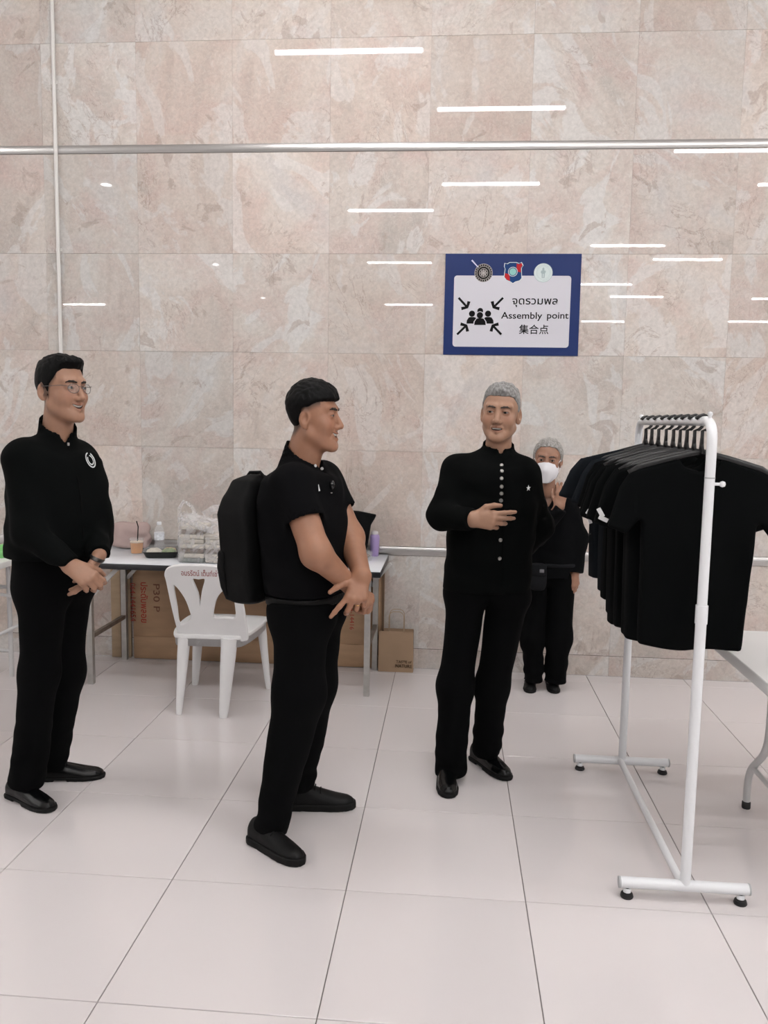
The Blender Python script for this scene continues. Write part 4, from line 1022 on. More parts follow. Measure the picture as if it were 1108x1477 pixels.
# ---------------------------------------------------------------- torso / limbs from the photo's outlines
def torso_rows(rows, yc, deg, ratio):
    """rows (v, u_left, u_right[, ratio]) -> z, X centre, Y centre, half depth, half width of a turned superellipse"""
    f, l = facing(deg); out = []
    for r in rows:
        v, a, b = r[:3]; k = r[3] if len(r) > 3 else ratio
        A, B = at(a, v, yc), at(b, v, yc); c = (A + B) / 2; h = (B.x - A.x) / 2
        hw = h / math.sqrt((k * f[0]) ** 2 + l[0] ** 2); out.append((c.z, c.x, c.y, hw * k, hw))
    return np.array(sorted(out), np.float32)
def torso_fn(p, R, deg, n=2.6, grow=0.0):
    f, l = facing(deg); z = p[:, 2]; I = lambda k: np.interp(z, R[:, 0], R[:, k]).astype(np.float32)
    x, y = p[:, 0] - I(1), p[:, 1] - I(2); hd, hw = I(3) + grow, I(4) + grow
    a = np.abs((x * f[0] + y * f[1]) / hd); b = np.abs((x * l[0] + y * l[1]) / hw)
    return ((a ** n + b ** n) ** (1.0 / n) - 1) * np.minimum(hd, hw)
def shoe(person, heel, toe, style='derby', sc=1.0):
    heel, toe = np.array(heel, float), np.array(toe, float); d = toe - heel; d[2] = 0; Ls = 0.285 * sc; e = unit(d); w = np.array([-e[1], e[0], 0])
    mid = (heel + toe) / 2; o = mid - e * Ls / 2; o[2] = 0
    def loc(p): r = p - o.astype(np.float32); return np.stack([r @ e.astype(np.float32), r @ w.astype(np.float32), r[:, 2]], 1) / sc
    flat = {'loafer': 0.86, 'derby': 1.0, 'sneaker': 1.06, 'sandal': 0.9}[style]
    st = 0.018 if style != 'sneaker' else 0.030
    prof = [(0.0, 0.026), (0.02, 0.036), (0.08, 0.036), (0.15, 0.042), (0.20, 0.046), (0.245, 0.040), (0.272, 0.026), (0.285, 0.006)]
    px = np.array([a for a, _ in prof]); pw = np.array([b for _, b in prof])
    def outline(q): return np.maximum(np.abs(q[:, 1]) - np.interp(q[:, 0], px, pw), np.maximum(0.004 - q[:, 0], q[:, 0] - 0.281))
    def upper(p):
        q = loc(p)
        top = np.interp(q[:, 0], [0, 0.03, 0.09, 0.15, 0.20, 0.25, 0.285], np.array([0.088, 0.098, 0.096, 0.076, 0.060, 0.050, 0.034]) * flat)
        sq = (np.abs(q[:, 1]) / np.interp(q[:, 0], px, pw)) ** 2
        dd = smax(outline(q) + 0.003, q[:, 2] - top * (1 - 0.34 * np.clip(sq, 0, 1)), 0.020)
        return smax(dd, st * 0.8 - q[:, 2], 0.004) * sc
    def sole(p):
        q = loc(p); hl = 0.008 if style in ('derby', 'loafer') else 0.0
        arch = np.where((q[:, 0] > 0.075) & (q[:, 0] < 0.13), -q[:, 2] + hl, -q[:, 2] + 0.001)
        return smax(smax(outline(q) - 0.003, q[:, 2] - st, 0.006), arch, 0.003) * sc
    lo, hi = np.minimum(o, o + e * Ls) - 0.07, np.maximum(o, o + e * Ls) + 0.07; lo[2] = -0.012; hi[2] = 0.13
    sh_ = solid('shoe', upper, lo, hi, 0.0045, {'loafer': shoe_leather, 'derby': shoe_leather, 'sneaker': shoe_dull, 'sandal': shoe_dull}[style], person)
    solid('sole', sole, lo, (hi[0], hi[1], 0.05), 0.0045, sole_m, sh_)
    if style in ('derby', 'sneaker'):
        for k in range(3):
            c = o + e * (0.115 + 0.022 * k) * sc; z = (0.094 - 0.012 * k) * sc * flat
            bm = bmesh.new(); add_tube(bm, [tuple(c + w * a * 0.026 + np.array([0, 0, z - 0.013 * a * a])) for a in (-1, -0.5, 0, 0.5, 1)], 0.0026, seg=6)
            link('lace', bm_mesh(bm, True), sole_m, sh_)
    if style == 'sandal':
        for a in (0.10, 0.17):
            c = o + e * a * sc; z = np.interp(a, [0.09, 0.15, 0.20], [0.096, 0.076, 0.060]) * flat * sc
            bm = bmesh.new(); add_tube(bm, [tuple(c + w * b * 0.040 * sc + np.array([0, 0, z + 0.003 - 0.030 * b * b])) for b in (-1, -0.5, 0, 0.5, 1)], [(0.004, 0.010)] * 5, seg=8)
            link('strap', bm_mesh(bm, True), sole_m, sh_)
def gradn(fn, p, e=0.002):
    P = np.array([p] * 6, np.float32)
    for i in range(3): P[2 * i, i] += e; P[2 * i + 1, i] -= e
    v = fn(P); return unit([v[0] - v[1], v[2] - v[3], v[4] - v[5]])
def hit(fn, u, v, y0):
    """where the line of sight meets a surface, and the surface normal there"""
    d = (at(u, v, 1.0) - CAM).normalized(); t = (y0 - 0.9) / d.y
    for _ in range(200):
        p = CAM + d * t; s = float(fn(np.array([p[:]], np.float32))[0])
        if s < 0.0008: break
        t += max(s * 0.7, 0.0008)
    return p, Vector(gradn(fn, np.array(p[:])))
def surf_frame(p, n, lift=0.001, upv=(0, 0, 1)):
    n = Vector(n).normalized(); ex = Vector(upv).cross(n).normalized(); return plane_frame(p + n * lift, ex, n.cross(ex))

def person(label, base, P):
    """P: everything about the pose; builds body (one skin mesh), clothes, hair, face parts, shoes"""
    T = thing('person', (base[0], base[1], 0.0), label, 'person')
    deg = P['deg']; yc = P['yc']; R = torso_rows(P['torso'], yc, deg, P['ratio'])
    f, l = facing(deg)
    Ho = np.array(at(*P['head'])); sc = P['hscale']; hf_, hl_ = facing(P['hdeg']); pit = math.radians(P.get('pitch', 0)); rol = math.radians(P.get('roll', 0))
    hfw = hf_ * math.cos(pit) + np.array([0, 0, math.sin(pit)]); hup = -hf_ * math.sin(pit) + np.array([0, 0, math.cos(pit)])
    hl2 = hl_ * math.cos(rol) + hup * math.sin(rol); hup = -hl_ * math.sin(rol) + hup * math.cos(rol)
    HM = np.stack([hl2, hfw, hup], 1).astype(np.float32)               # columns: left, forward, up
    S3 = np.array([sc, sc * P.get('dep', 0.92), sc])
    def hloc(p): return ((p - Ho.astype(np.float32)) @ HM) / S3.astype(np.float32)
    def hw(x, y, z): return Ho + HM @ (np.array([x, y, z]) * S3)
    st = P['face']; H = head_fn(st); nb = np.array(at(*P['neck'])); nr = P.get('neck_r', 0.060)
    neck_top = hw(0, -0.018, -0.055)
    def neck(p, g=0.0): return cone(p, neck_top, nb, nr * 0.94 + g, nr + g)
    def head_w(p): return smin(H(hloc(p)) * (sc * 0.92), neck(p), 0.020)
    J = {k: [np.array(at(*q)) for q in v] for k, v in P['arms'].items()}
    hands = {k: hand_prims(*v) for k, v in P['hands'].items()}
    ar = P.get('arm_r', (0.050, 0.044, 0.029)); br = P.get('bare_r', ar)
    def bare(p, k): a = J[k]; return chain(p, a, br, 0.03)
    def skin(p):
        d = head_w(p); tr = torso_fn(p, R, deg, 2.2, -0.035); tr = smax(tr, np.maximum(p[:, 2] - nb[2] + 0.05, zt - 0.06 - p[:, 2]), 0.03)
        d = smin(d, tr, 0.06)
        for k in J:
            d = smin(d, bare(p, k), 0.03)
            if k in hands: d = smin(d, hand_fn(p, hands[k]), 0.016)
        for lg in P['legs']:
            a = [np.array(at(*q[:3])) for q in lg]; d = smin(d, chain(p, a, [rpx(q[3], b) * 0.62 for q, b in zip(lg, a)], 0.03), 0.04)
        return d
    zt = at(P['neck'][0], P['trouser_top'], yc).z
    hr = 0.16 * sc
    pieces = [nets(skin, Ho - np.array([hr, hr, 0.21 * sc]), Ho + np.array([hr, hr, 0.17 * sc]), 0.0029)]
    for k in J:
        if k in hands:
            lo, hi = hand_bounds(hands[k]); a = J[k]
            e = a[1] if P.get('bare') else a[2] + unit(a[1] - a[2]) * 0.09
            if P.get('bare'): e = a[0] + (a[1] - a[0]) * 0.35
            for e in ([e, a[1]] if P.get('bare') else [e]): lo = np.minimum(lo, e - 0.075); hi = np.maximum(hi, e + 0.075)
            loc_skin = (lambda p, k=k: smin(bare(p, k), hand_fn(p, hands[k]), 0.016))
            pieces.append(nets(loc_skin, lo, hi, 0.0026))
    rest = nets(lambda p: skin(p) + 0.006, (R[:, 1].min() - 0.42, yc - 0.45, 0.06), (R[:, 1].max() + 0.42, yc + 0.45, nb[2] + 0.0), 0.016)
    # the hidden body stops where the detailed pieces begin
    V, Q = rest; keep = np.ones(len(V), bool)
    for k in J:
        if k in hands:
            lim = J[k][2] + unit(J[k][1] - J[k][2]) * 0.07 if not P.get('bare') else J[k][0] + (J[k][1] - J[k][0]) * 0.42
            ax = unit(J[k][2] - J[k][1]) if not P.get('bare') else unit(J[k][1] - J[k][0])
            near = np.min([np.linalg.norm(V - q, axis=1) for q in [J[k][2], J[k][1], hands[k][1][1][0][-1], hands[k][1][1][0][0]]], axis=0) < 0.22
            keep &= ~(near & (((V - lim) @ ax) > 0) & (bare(V.astype(np.float32), k) < 0.02)) & ~(hand_fn(V.astype(np.float32), hands[k]) < 0.02)
    Q = Q[keep[Q].all(1)]; pieces.append((V, Q))
    base_c = np.array(P['skin'], float)
    def tint(Pw):
        q = hloc(Pw.astype(np.float32)); c = np.tile(base_c, (len(Pw), 1)); x = np.abs(q[:, 0])
        inh = (np.abs(q) < 0.16).all(1)
        def blend(w, col):
            w = np.clip(w, 0, 1)[:, None] * inh[:, None]; c[:] = c * (1 - w) + np.array(col) * w
        mo = st.get('mouth', (0.021, 0.0045, 0.006)); zc = -0.0635 + mo[2] * (x / 0.024) ** 2
        lip = 1.4 - np.sqrt((x / 0.026) ** 2 + ((q[:, 2] - zc) / (0.0095 + mo[1])) ** 2) * 1.25
        blend(np.where(q[:, 1] > 0.066, lip, 0) * st.get('lip', 0.8), base_c * np.array([0.86, 0.58, 0.56]))
        ins = (np.sqrt((x / mo[0]) ** 2 + ((q[:, 2] - zc) / mo[1]) ** 2) < 1.02) & (q[:, 1] < 0.092) & (q[:, 1] > 0.055)
        blend(ins.astype(float), (0.035, 0.010, 0.008))
        blend(0.35 * np.exp(-((x - 0.042) / 0.02) ** 2 - ((q[:, 2] + 0.02) / 0.022) ** 2) * (q[:, 1] > 0.02), base_c * np.array([1.05, 0.80, 0.78]))
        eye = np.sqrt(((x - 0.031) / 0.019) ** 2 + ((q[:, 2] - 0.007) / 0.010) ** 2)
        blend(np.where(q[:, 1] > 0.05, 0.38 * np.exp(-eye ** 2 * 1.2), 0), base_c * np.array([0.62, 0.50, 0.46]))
        if 'fade' in P:
            az = np.arctan2(x, q[:, 1] + 0.012); line = np.interp(az, np.radians(P['hair']['az']), P['hair']['zl'])
            w = np.clip(1 - (line - q[:, 2]) / 0.022, 0, 1) * (az > math.radians(48)) * (x < 0.083) * (q[:, 2] > -0.09)
            blend(w * P['fade'], (0.03, 0.022, 0.018))
        return c
    link('body', np_mesh(pieces, tint), SKIN, T)
    # face parts
    for s in (-1, 1):
        e = hw(s * 0.031, 0.0745, 0.0055)
        eo = solid('eye', lambda p: ell(p, e, (0.0112 * sc,) * 3), e - 0.016, e + 0.016, 0.0022, eye_white, T)
        ic = hw(s * 0.031 + 0.0035 * st.get('look', 0.0), 0.0815, 0.0055)
        solid('iris', lambda p: ell(p, ic, (0.0066 * sc,) * 3), ic - 0.010, ic + 0.010, 0.0016, iris_m, eo)
        if not P.get('no_brow'):
            def yb(x, z):
                ys = np.linspace(0.13, 0.0, 300); q = np.stack([np.full(300, x), ys, np.full(300, z)], 1).astype(np.float32); v = H(q); return ys[np.argmax(v < 0)]
            pts = [hw(s * x, yb(x, z) + 0.0008, z) for x, z in ((0.013, 0.0245), (0.024, 0.0275), (0.036, 0.0285), (0.047, 0.0245))]
            solid('eyebrow', lambda p: chain(p, pts, [0.0034 * sc, 0.0040 * sc, 0.0034 * sc, 0.0018 * sc], 0.004) + 0.0006 * wob(p, 500, 1), np.min(pts, 0) - 0.012, np.max(pts, 0) + 0.012, 0.002, P.get('brow', brow_dark), T)
    mo = st.get('mouth', (0.021, 0.0045, 0.006))
    if st.get('teeth', True):
        def teeth(p):
            q = hloc(p); x = np.abs(q[:, 0]); zc = -0.0635 + mo[2] * (x / 0.024) ** 2
            return np.maximum(np.maximum(np.abs(q[:, 2] - zc - mo[1] * 0.45) - mo[1] * 0.62, x - mo[0] * 0.86), np.abs(np.sqrt(x ** 2 + (q[:, 1] - 0.052) ** 2) - 0.0325) - 0.003) * sc
        c = hw(0, 0.07, -0.0635); solid('teeth', teeth, c - 0.034 * sc, c + 0.034 * sc, 0.0016, teeth_m, T)
    HF = hair_fn(P['hair'], H)
    solid('hair', lambda p: HF(hloc(p)) * (sc * 0.92), Ho - hr * np.array([1, 1, 1.0]), Ho + hr * np.array([1, 1, 1.15]), 0.0032, P['hair_mat'], T)
    # trousers
    legs = [([np.array(at(*q[:3])) for q in lg], lg) for lg in P['legs']]
    zt = at(P['neck'][0], P['trouser_top'], yc).z
    def trousers(p):
        d = smax(torso_fn(p, R, deg, 2.4, P.get('pelvis', -0.004)), np.maximum(p[:, 2] - zt, P['crotch'] + 0.05 - p[:, 2]), 0.06)
        both = None
        for a, lg in legs:
            rs = [rpx(q[3], b) for q, b in zip(lg, a)]
            e = chain(p, a, rs, 0.05)
            low = np.clip((0.42 - p[:, 2]) / 0.35, 0, 1)
            e = e + 0.0055 * low * wob(p, 11, 1, (1, 1, 3.2)) + 0.003 * wob(p, 9, 2, (1, 1, 1.2))
            ax = a[-1] - a[-2]; axn = unit(ax).astype(np.float32); e = smax(e, (p - a[-1].astype(np.float32)) @ axn - P.get('hem', 0.015), 0.006)
            both = e if both is None else smin(both, e, 0.012)
        return smax(smin(d, both, 0.09), p[:, 2] - zt, 0.004)
    solid('trousers', trousers, (R[:, 1].min() - 0.35, yc - 0.45, 0.02), (R[:, 1].max() + 0.35, yc + 0.45, zt + 0.03), 0.0075, trou_black, T)
    # top
    zh = at(P['neck'][0], P['top_hem'], yc).z; slv = P['sleeve']; cr_ = P['cloth_r']
    back = P.get('collar_back', 0.035); front = P.get('collar_front', 0.03); zcol = nb[2] + P.get('collar_up', 0.055)
    fN = f.astype(np.float32); lN = l.astype(np.float32)
    def sleeve(p, k):
        a = J[k]
        if slv == 'long': return chain(p, a, cr_, 0.04) + 0.005 * wob(p, 24, 1) * np.clip(1 - np.abs((p - a[1].astype(np.float32))).sum(1) / 0.5, 0, 1)
        m = a[0] + (a[1] - a[0]) * slv; e = cone(p, a[0], m, cr_[0], cr_[1]); ax = unit(a[1] - a[0]).astype(np.float32); t = (p - m.astype(np.float32)) @ ax
        e = smax(e, t, 0.006)
        return smax(e, -np.maximum(cone(p, m - ax * 0.02, m + ax * 0.1, cr_[1] - 0.010, cr_[1] - 0.006), -0.030 - t), 0.004)
    def top(p):
        sh0 = [J[k][0] for k in J]
        d = torso_fn(p, R, deg, 2.5)
        zs = np.mean([q[2] for q in sh0]); d = smax(d, p[:, 2] - (zs + 0.035), 0.05)
        for k in J:
            d = smin(d, cone(p, nb - np.array([0, 0, 0.02]), J[k][0] + np.array([0, 0, -0.004]), 0.060, cr_[0] * 0.94), 0.05)
        d = d + P.get('wrinkle', 0.0035) * wob(p, 13, 2, (1, 1, 2.0))
        for k in J: d = smin(d, sleeve(p, k), 0.030)
        # collar: a band around the neck, lower and open in front
        r = p - nb.astype(np.float32); fw = r @ fN; sd = r @ lN
        cz = P.get('collar_grow', 0.012)
        band = smax(neck(p, cz), p[:, 2] - (zcol - front * np.clip(fw / 0.06, -1.2, 1.2)), 0.004)
        d = smin(d, band, P.get('collar_k', 0.012))
        # the neck hole and its opening
        hole = smax(neck(p, cz - 0.007), (nb[2] - 0.03) - p[:, 2], 0.004)
        d = smax(d, -hole, 0.003)
        vz = zcol - front - P.get('vdepth', 0.05); wv = P.get('vwide', 0.35)
        V_ = np.maximum(np.abs(sd) - np.maximum(p[:, 2] - vz, 0) * wv, np.maximum(vz - p[:, 2], 0.02 - fw)) * 0.8
        d = smax(d, -V_, 0.004)
        d = smax(d, zh + 0.006 * np.sin(sd * 20) * P.get('hemwave', 0.5) - p[:, 2], 0.006)
        for k in J:
            if slv == 'long' and k in hands:
                a = J[k]; ax = unit(a[2] - a[1]).astype(np.float32); t = (p - a[2].astype(np.float32)) @ ax
                nearw = ((p - a[2].astype(np.float32)) ** 2).sum(1) < 0.13 ** 2
                d = np.where(nearw, smax(d, np.where(cone(p, a[2] - ax * 0.05, a[2] + ax * 0.10, cr_[2] + 0.02, cr_[2] + 0.02) < 0, t, -1), 0.004), d)
        return d
    xs = [q[0] for k in J for q in J[k]]; ys = [q[1] for k in J for q in J[k]]
    to = solid(P['top_name'], top, (min(min(xs), R[:, 1].min() - 0.2) - 0.10, min(ys + [yc - 0.22]) - 0.10, zh - 0.03), (max(max(xs), R[:, 1].max() + 0.2) + 0.10, max(ys + [yc + 0.22]) + 0.10, zcol + 0.09), 0.0068, P['top_mat'], T)
    return dict(T=T, top=top, topobj=to, head=head_w, hw=hw, R=R, J=J, hands=hands, deg=deg, f=f, l=l, Ho=Ho, nb=nb, hloc=hloc, sc=sc, trousers=trousers, skin=skin)

MEN_AZ = (0, 30, 44, 56, 68, 80, 86, 93, 104, 114, 140, 180)
def vec(p, q): return np.array(at(*q)) - np.array(at(*p))

# ---------------------------------------------------------------- the man in glasses (left)
wr, wl2 = (101, 816, 2.955), (143, 800, 3.085)
PL = person('man in a black zip jacket and thin glasses, hands clasped, at the left', at(75, 1145, 3.17), dict(
    deg=50, yc=3.17, ratio=0.66,
    torso=[(640, 38, 122), (665, 26, 132), (700, 28, 140), (750, 30, 146), (785, 26, 146), (800, 28, 142), (830, 32, 134), (870, 36, 128), (900, 42, 122)],
    head=(90, 563, 3.17), hscale=1.085, dep=0.92, hdeg=68, pitch=2, neck=(82, 632, 3.19), neck_r=0.060,
    face=dict(mouth=(0.024, 0.0052, 0.010), eye_h=0.0040, look=0.6), skin=(0.375, 0.205, 0.135), fade=0.75,
    hair=dict(az=MEN_AZ, zl=(0.074, 0.073, 0.062, 0.038, 0.020, -0.022, -0.02, 0.024, 0.020, -0.035, -0.066, -0.080), top=0.013, side=0.005, t0=0.045, front=0.020), hair_mat=hair_black,
    arms={'R': [(35, 660, 3.03), (42, 766, 2.99), wr], 'L': [(112, 662, 3.30), (134, 757, 3.25), wl2]},
    hands={'R': (np.array(at(*wr)), vec(wr, (144, 846, 2.955)), (0.25, -0.80, 0.55), (0.6, 0.3, 0.8), 1.0, [(35, 45, 30), (40, 50, 30), (42, 50, 30), (45, 50, 30)], [(0.85, 0.5, -0.3), (0.8, 0.3, -0.5), (0.7, 0.1, -0.7)]),
           'L': (np.array(at(*wl2)), vec(wl2, (118, 850, 3.05)), (0.75, 0.35, 0.2), (-0.6, -0.3, -0.4), 1.0, [(8, 18, 10), (10, 20, 12), (12, 22, 12), (15, 25, 12)], [(0.85, 0.50, -0.3), (0.95, 0.3, -0.2), (0.97, 0.2, -0.1)])},
    sleeve='long', cloth_r=(0.073, 0.058, 0.044), arm_r=(0.045, 0.040, 0.027),
    legs=[[(62, 850, 3.11, 33), (57, 970, 3.10, 26), (39, 1126, 3.11, 25)], [(94, 850, 3.24, 35), (90, 970, 3.27, 29), (77, 1102, 3.29, 19)]],
    trouser_top=786, crotch=0.80, pelvis=-0.024, top_hem=800, top_name='jacket', top_mat=jkt_black, collar_up=0.070, collar_front=0.040, vdepth=0.050, vwide=0.55, collar_grow=0.014, hemwave=0.2))
shoe(PL['T'], (-1.690, 3.135, 0), (-1.425, 3.000, 0), 'loafer'); shoe(PL['T'], (-1.625, 3.285, 0), (-1.380, 3.340, 0), 'loafer')
T = PL['T']; hw = PL['hw']
gl = mat('thin_steel_frame', (0.22, 0.21, 0.21), 0.25, metal=1.0)
lens = mat('spectacle_lens', (0.9, 0.92, 0.93), 0.05, alpha=0.05)
go = None; bm = bmesh.new()
add_tube(bm, [hw(-0.010, 0.103, 0.009), hw(0, 0.107, 0.011), hw(0.010, 0.103, 0.009)], 0.0012, seg=6); go = link('glasses', bm_mesh(bm, True), gl, T)
for s in (-1, 1):
    ring = []
    for k in range(20):
        a = 2 * math.pi * k / 20; x = 0.031 + 0.0215 * math.cos(a); z = 0.003 + 0.0180 * math.sin(a) * (1.0 if math.sin(a) < 0 else 0.85)
        ring.append(Vector(hw(s * x, 0.1035 - 5.5 * (x - 0.008) ** 2, z)))
    bm = bmesh.new(); add_tube(bm, ring, 0.0012, seg=6, closed=True); link('rim', bm_mesh(bm, True), gl, go)
    bm = bmesh.new(); bm.faces.new([bm.verts.new(p) for p in ring]); bmesh.ops.solidify(bm, geom=bm.faces[:], thickness=0.001); link('lens', bm_mesh(bm), lens, go)
    tube('temple', [Vector(hw(s * x, y, z)) for x, y, z in ((0.0525, 0.0925, 0.010), (0.070, 0.080, 0.013), (0.079, 0.03, 0.012), (0.0795, -0.018, 0.012), (0.078, -0.04, -0.006))], 0.0013, gl, go, seg=6)
white_emb = mat('white_embroidery', (0.72, 0.74, 0.74), 0.6)
p, n = hit(PL['top'], 130, 664, 3.1); E = surf_frame(p, n, 0.003)
def arc(r0, r1, a0, a1, cx=0, cy=0, sx=0.6, n=10):
    A = [math.radians(a0 + (a1 - a0) * k / n) for k in range(n + 1)]
    return [(cx + r0 * math.cos(a) * sx, cy + r0 * math.sin(a)) for a in A] + [(cx + r1 * math.cos(a) * sx, cy + r1 * math.sin(a)) for a in reversed(A)]
for lp in (arc(0.034, 0.029, 100, 300), arc(0.034, 0.029, 60, -80), arc(0.022, 0.017, 140, 320), arc(0.022, 0.018, 80, -60)): plate('chest_emblem', [lp], 0.002, E, white_emb, PL['topobj'])
p, n = hit(PL['top'], 98, 641, 3.1); lathe('zip_pull', [(0.004, -0.006), (0.005, 0.0), (0.004, 0.006)], silver, PL['topobj'], p + n * 0.003, seg=8)
zp = [hit(PL['top'], u, v, 3.1) for u, v in ((99, 645), (112, 690), (118, 730), (120, 770), (120, 796))]
tube('zip', [q + m * 0.001 for q, m in zp], 0.003, mat('black_zip', (0.002, 0.002, 0.002), 0.8, spec=0.1), PL['topobj'], seg=6)
wd = unit(vec(wl2, (118, 850, 3.05))); wc = np.array(at(*wl2)) + wd * 0.018
watch_m = mat('dark_watch_metal', (0.10, 0.095, 0.09), 0.3, metal=0.9)
wt_ = solid('wristwatch', lambda p: smax(smin(cone(p, PL['J']['L'][1], PL['J']['L'][2], 0.040, 0.027), hand_fn(p, PL['hands']['L']), 0.016) - 0.0035, np.abs((p - A3(wc)) @ A3(wd)) - 0.008, 0.002), wc - 0.055, wc + 0.055, 0.003, watch_m, T)

# ---------------------------------------------------------------- the man with the backpack (middle)
wr, wl2 = (507, 846, 2.865), (522, 830, 2.845)
PM = person('man in a black polo shirt wearing a backpack, side on, arms crossed low', at(420, 1195, 2.97), dict(
    deg=72, yc=2.97, ratio=0.78,
    torso=[(652, 414, 470), (672, 396, 482), (695, 383, 488), (725, 379, 493), (765, 381, 498), (810, 386, 499), (840, 388, 496), (860, 392, 492), (900, 394, 496), (930, 398, 494)],
    head=(454, 602, 2.97), hscale=1.06, dep=0.86, hdeg=84, pitch=1, neck=(434, 672, 2.98), neck_r=0.066,
    face=dict(mouth=(0.022, 0.0060, 0.012), eye_h=0.0019, fat=0.004, look=0.0), skin=(0.325, 0.160, 0.097), fade=0.85,
    hair=dict(az=MEN_AZ, zl=(0.052, 0.053, 0.052, 0.050, 0.044, 0.036, 0.034, 0.034, 0.026, -0.016, -0.045, -0.055), top=0.013, side=0.006, t0=0.0, front=0.010, taper=0.010), hair_mat=hair_black,
    arms={'R': [(421, 697, 2.84), (456, 798, 2.745), wr], 'L': [(466, 690, 3.11), (505, 775, 3.05), wl2]},
    hands={'R': (np.array(at(*wr)), vec(wr, (538, 873, 2.90)), (0.2, -0.5, 0.75), (0.5, -0.2, 0.6), 1.0, [(45, 70, 40), (50, 75, 40), (50, 75, 40), (50, 70, 40)], [(0.7, 0.6, -0.2), (0.9, 0.2, -0.4), (0.8, 0, -0.6)]),
           'L': (np.array(at(*wl2)), vec(wl2, (511, 872, 2.79)), (0.15, -0.95, 0.1), (-0.9, -0.2, 0.1), 1.0, [(8, 14, 10), (38, 50, 30), (50, 60, 35), (55, 60, 35)], [(0.62, 0.70, 0.45), (0.75, 0.65, 0.15), (0.80, 0.60, 0.0)], 0.30)},
    sleeve=0.56, cloth_r=(0.066, 0.073, 0.05), bare=True, bare_r=(0.058, 0.051, 0.032),
    legs=[[(434, 885, 2.90, 40), (432, 1000, 2.88, 36), (391, 1192, 2.855, 24)], [(450, 885, 3.05, 44), (448, 985, 3.07, 36), (432, 1128, 3.14, 22)]],
    trouser_top=858, crotch=0.78, pelvis=-0.016, top_hem=852, top_name='polo_shirt', top_mat=polo_black, collar_up=0.060, collar_front=0.045, vdepth=0.045, vwide=0.4, collar_grow=0.013, hemwave=0.0, wrinkle=0.004))
shoe(PM['T'], (-0.592, 2.878, 0), (-0.378, 2.725, 0), 'sneaker', 0.98); shoe(PM['T'], (-0.500, 3.150, 0), (-0.250, 3.185, 0), 'sneaker', 0.98)
T = PM['T']
zb = at(440, 859, 2.97).z
solid('belt', lambda p: smax(torso_fn(p, PM['R'], 72, 2.5, 0.004), np.abs(p[:, 2] - zb) - 0.017, 0.004), (-0.75, 2.6, zb - 0.05), (-0.05, 3.35, zb + 0.05), 0.006, mat('black_leather_belt', (0.003, 0.003, 0.003), 0.4, spec=0.2), T)
for u, v in ((455, 671.7), (464.5, 676)):
    p, n = hit(PM['top'], u, v, 2.9); lathe('button', [(0.0055, -0.002), (0.006, 0.001), (0.004, 0.003)], mat('pale_button', (0.62, 0.62, 0.62), 0.35), PM['topobj'], p, seg=12, M=n.to_track_quat('Z', 'Y').to_matrix().to_4x4())
p, n = hit(PM['top'], 459, 704, 2.9); plate('chest_mark', [[(-0.005, -0.011), (0.006, -0.011), (-0.001, 0.013)]], 0.002, surf_frame(p, n, 0.003), white_emb, PM['topobj'])
p, n = hit(PM['top'], 477, 700, 2.9); mk = solid('lapel_microphone', lambda q: ell(q, p + n * 0.006, (0.010, 0.010, 0.018)), np.array(p) - 0.035, np.array(p) + 0.035, 0.004, mat('black_gloss', (0.008, 0.008, 0.009), 0.25), PM['topobj'])
p2, n2 = hit(PM['top'], 477, 711, 2.9); lathe('clip', [(0.003, -0.002), (0.0035, 0.001)], silver, mk, p2 + n2 * 0.004, seg=8)
solid('wedding_ring', lambda q: smax(chain(q, PM['hands']['L'][1][2][0], [0.0108] * 4, 0.002), np.abs((q - A3(PM['hands']['L'][1][2][0][1] * 0.5 + PM['hands']['L'][1][2][0][0] * 0.5)) @ A3(unit(PM['hands']['L'][1][2][0][1] - PM['hands']['L'][1][2][0][0]))) - 0.002, 0.001), PM['hands']['L'][1][2][0][0] - 0.05, PM['hands']['L'][1][2][0][0] + 0.05, 0.0022, mat('gold', (0.75, 0.5, 0.2), 0.25, metal=1.0), T)

# his backpack
pack_m = mat('black_nylon_pack', (0.0016, 0.0017, 0.0018), 0.7, spec=0.2, bump=0.15, bscale=45)
BR = torso_rows([(683, 356, 380), (692, 344, 384), (715, 334, 388), (738, 328, 390), (765, 330, 392), (800, 332, 392), (812, 331, 392), (840, 335, 392), (858, 341, 391), (868, 352, 388)], 2.97, 72, 0.52)
bp = thing('backpack', (at(360, 868, 2.97).x, 2.97, at(360, 868, 2.97).z), 'black nylon backpack on the back of the man in the polo shirt', 'backpack')
def _pack(p):
    return smax(smax(torso_fn(p, BR, 72, 3.6) + 0.004 * wob(p, 14, 1), np.maximum(p[:, 2] - BR[-1, 0], BR[0, 0] - p[:, 2]), 0.03), -(torso_fn(p, PM['R'], 72, 2.5) - 0.002), 0.006)
pk = solid('pack_body', _pack, (-1.05, 2.65, BR[0, 0] - 0.03), (-0.35, 3.30, BR[-1, 0] + 0.03), 0.007, pack_m, bp)
fB, lB = facing(72)
c = np.array(at(337, 828, 2.97))
solid('front_pocket', lambda p: smax(torso_fn(p, BR, 72, 3.4, 0.010) , np.maximum(np.abs(p[:, 2] - c[2]) - 0.105, (p - A3(c)) @ A3(fB) - 0.035), 0.015), (-1.05, 2.65, c[2] - 0.14), (-0.5, 3.30, c[2] + 0.14), 0.007, pack_m, pk)
gh = at(368, 684, 2.97); tube('grab_handle', [gh + Vector((-0.03, -0.0, -0.01)), gh + Vector((-0.02, 0, 0.006)), gh + Vector((0.02, 0, 0.008)), gh + Vector((0.03, 0, -0.005))], (0.006), pack_m, bp, seg=8)
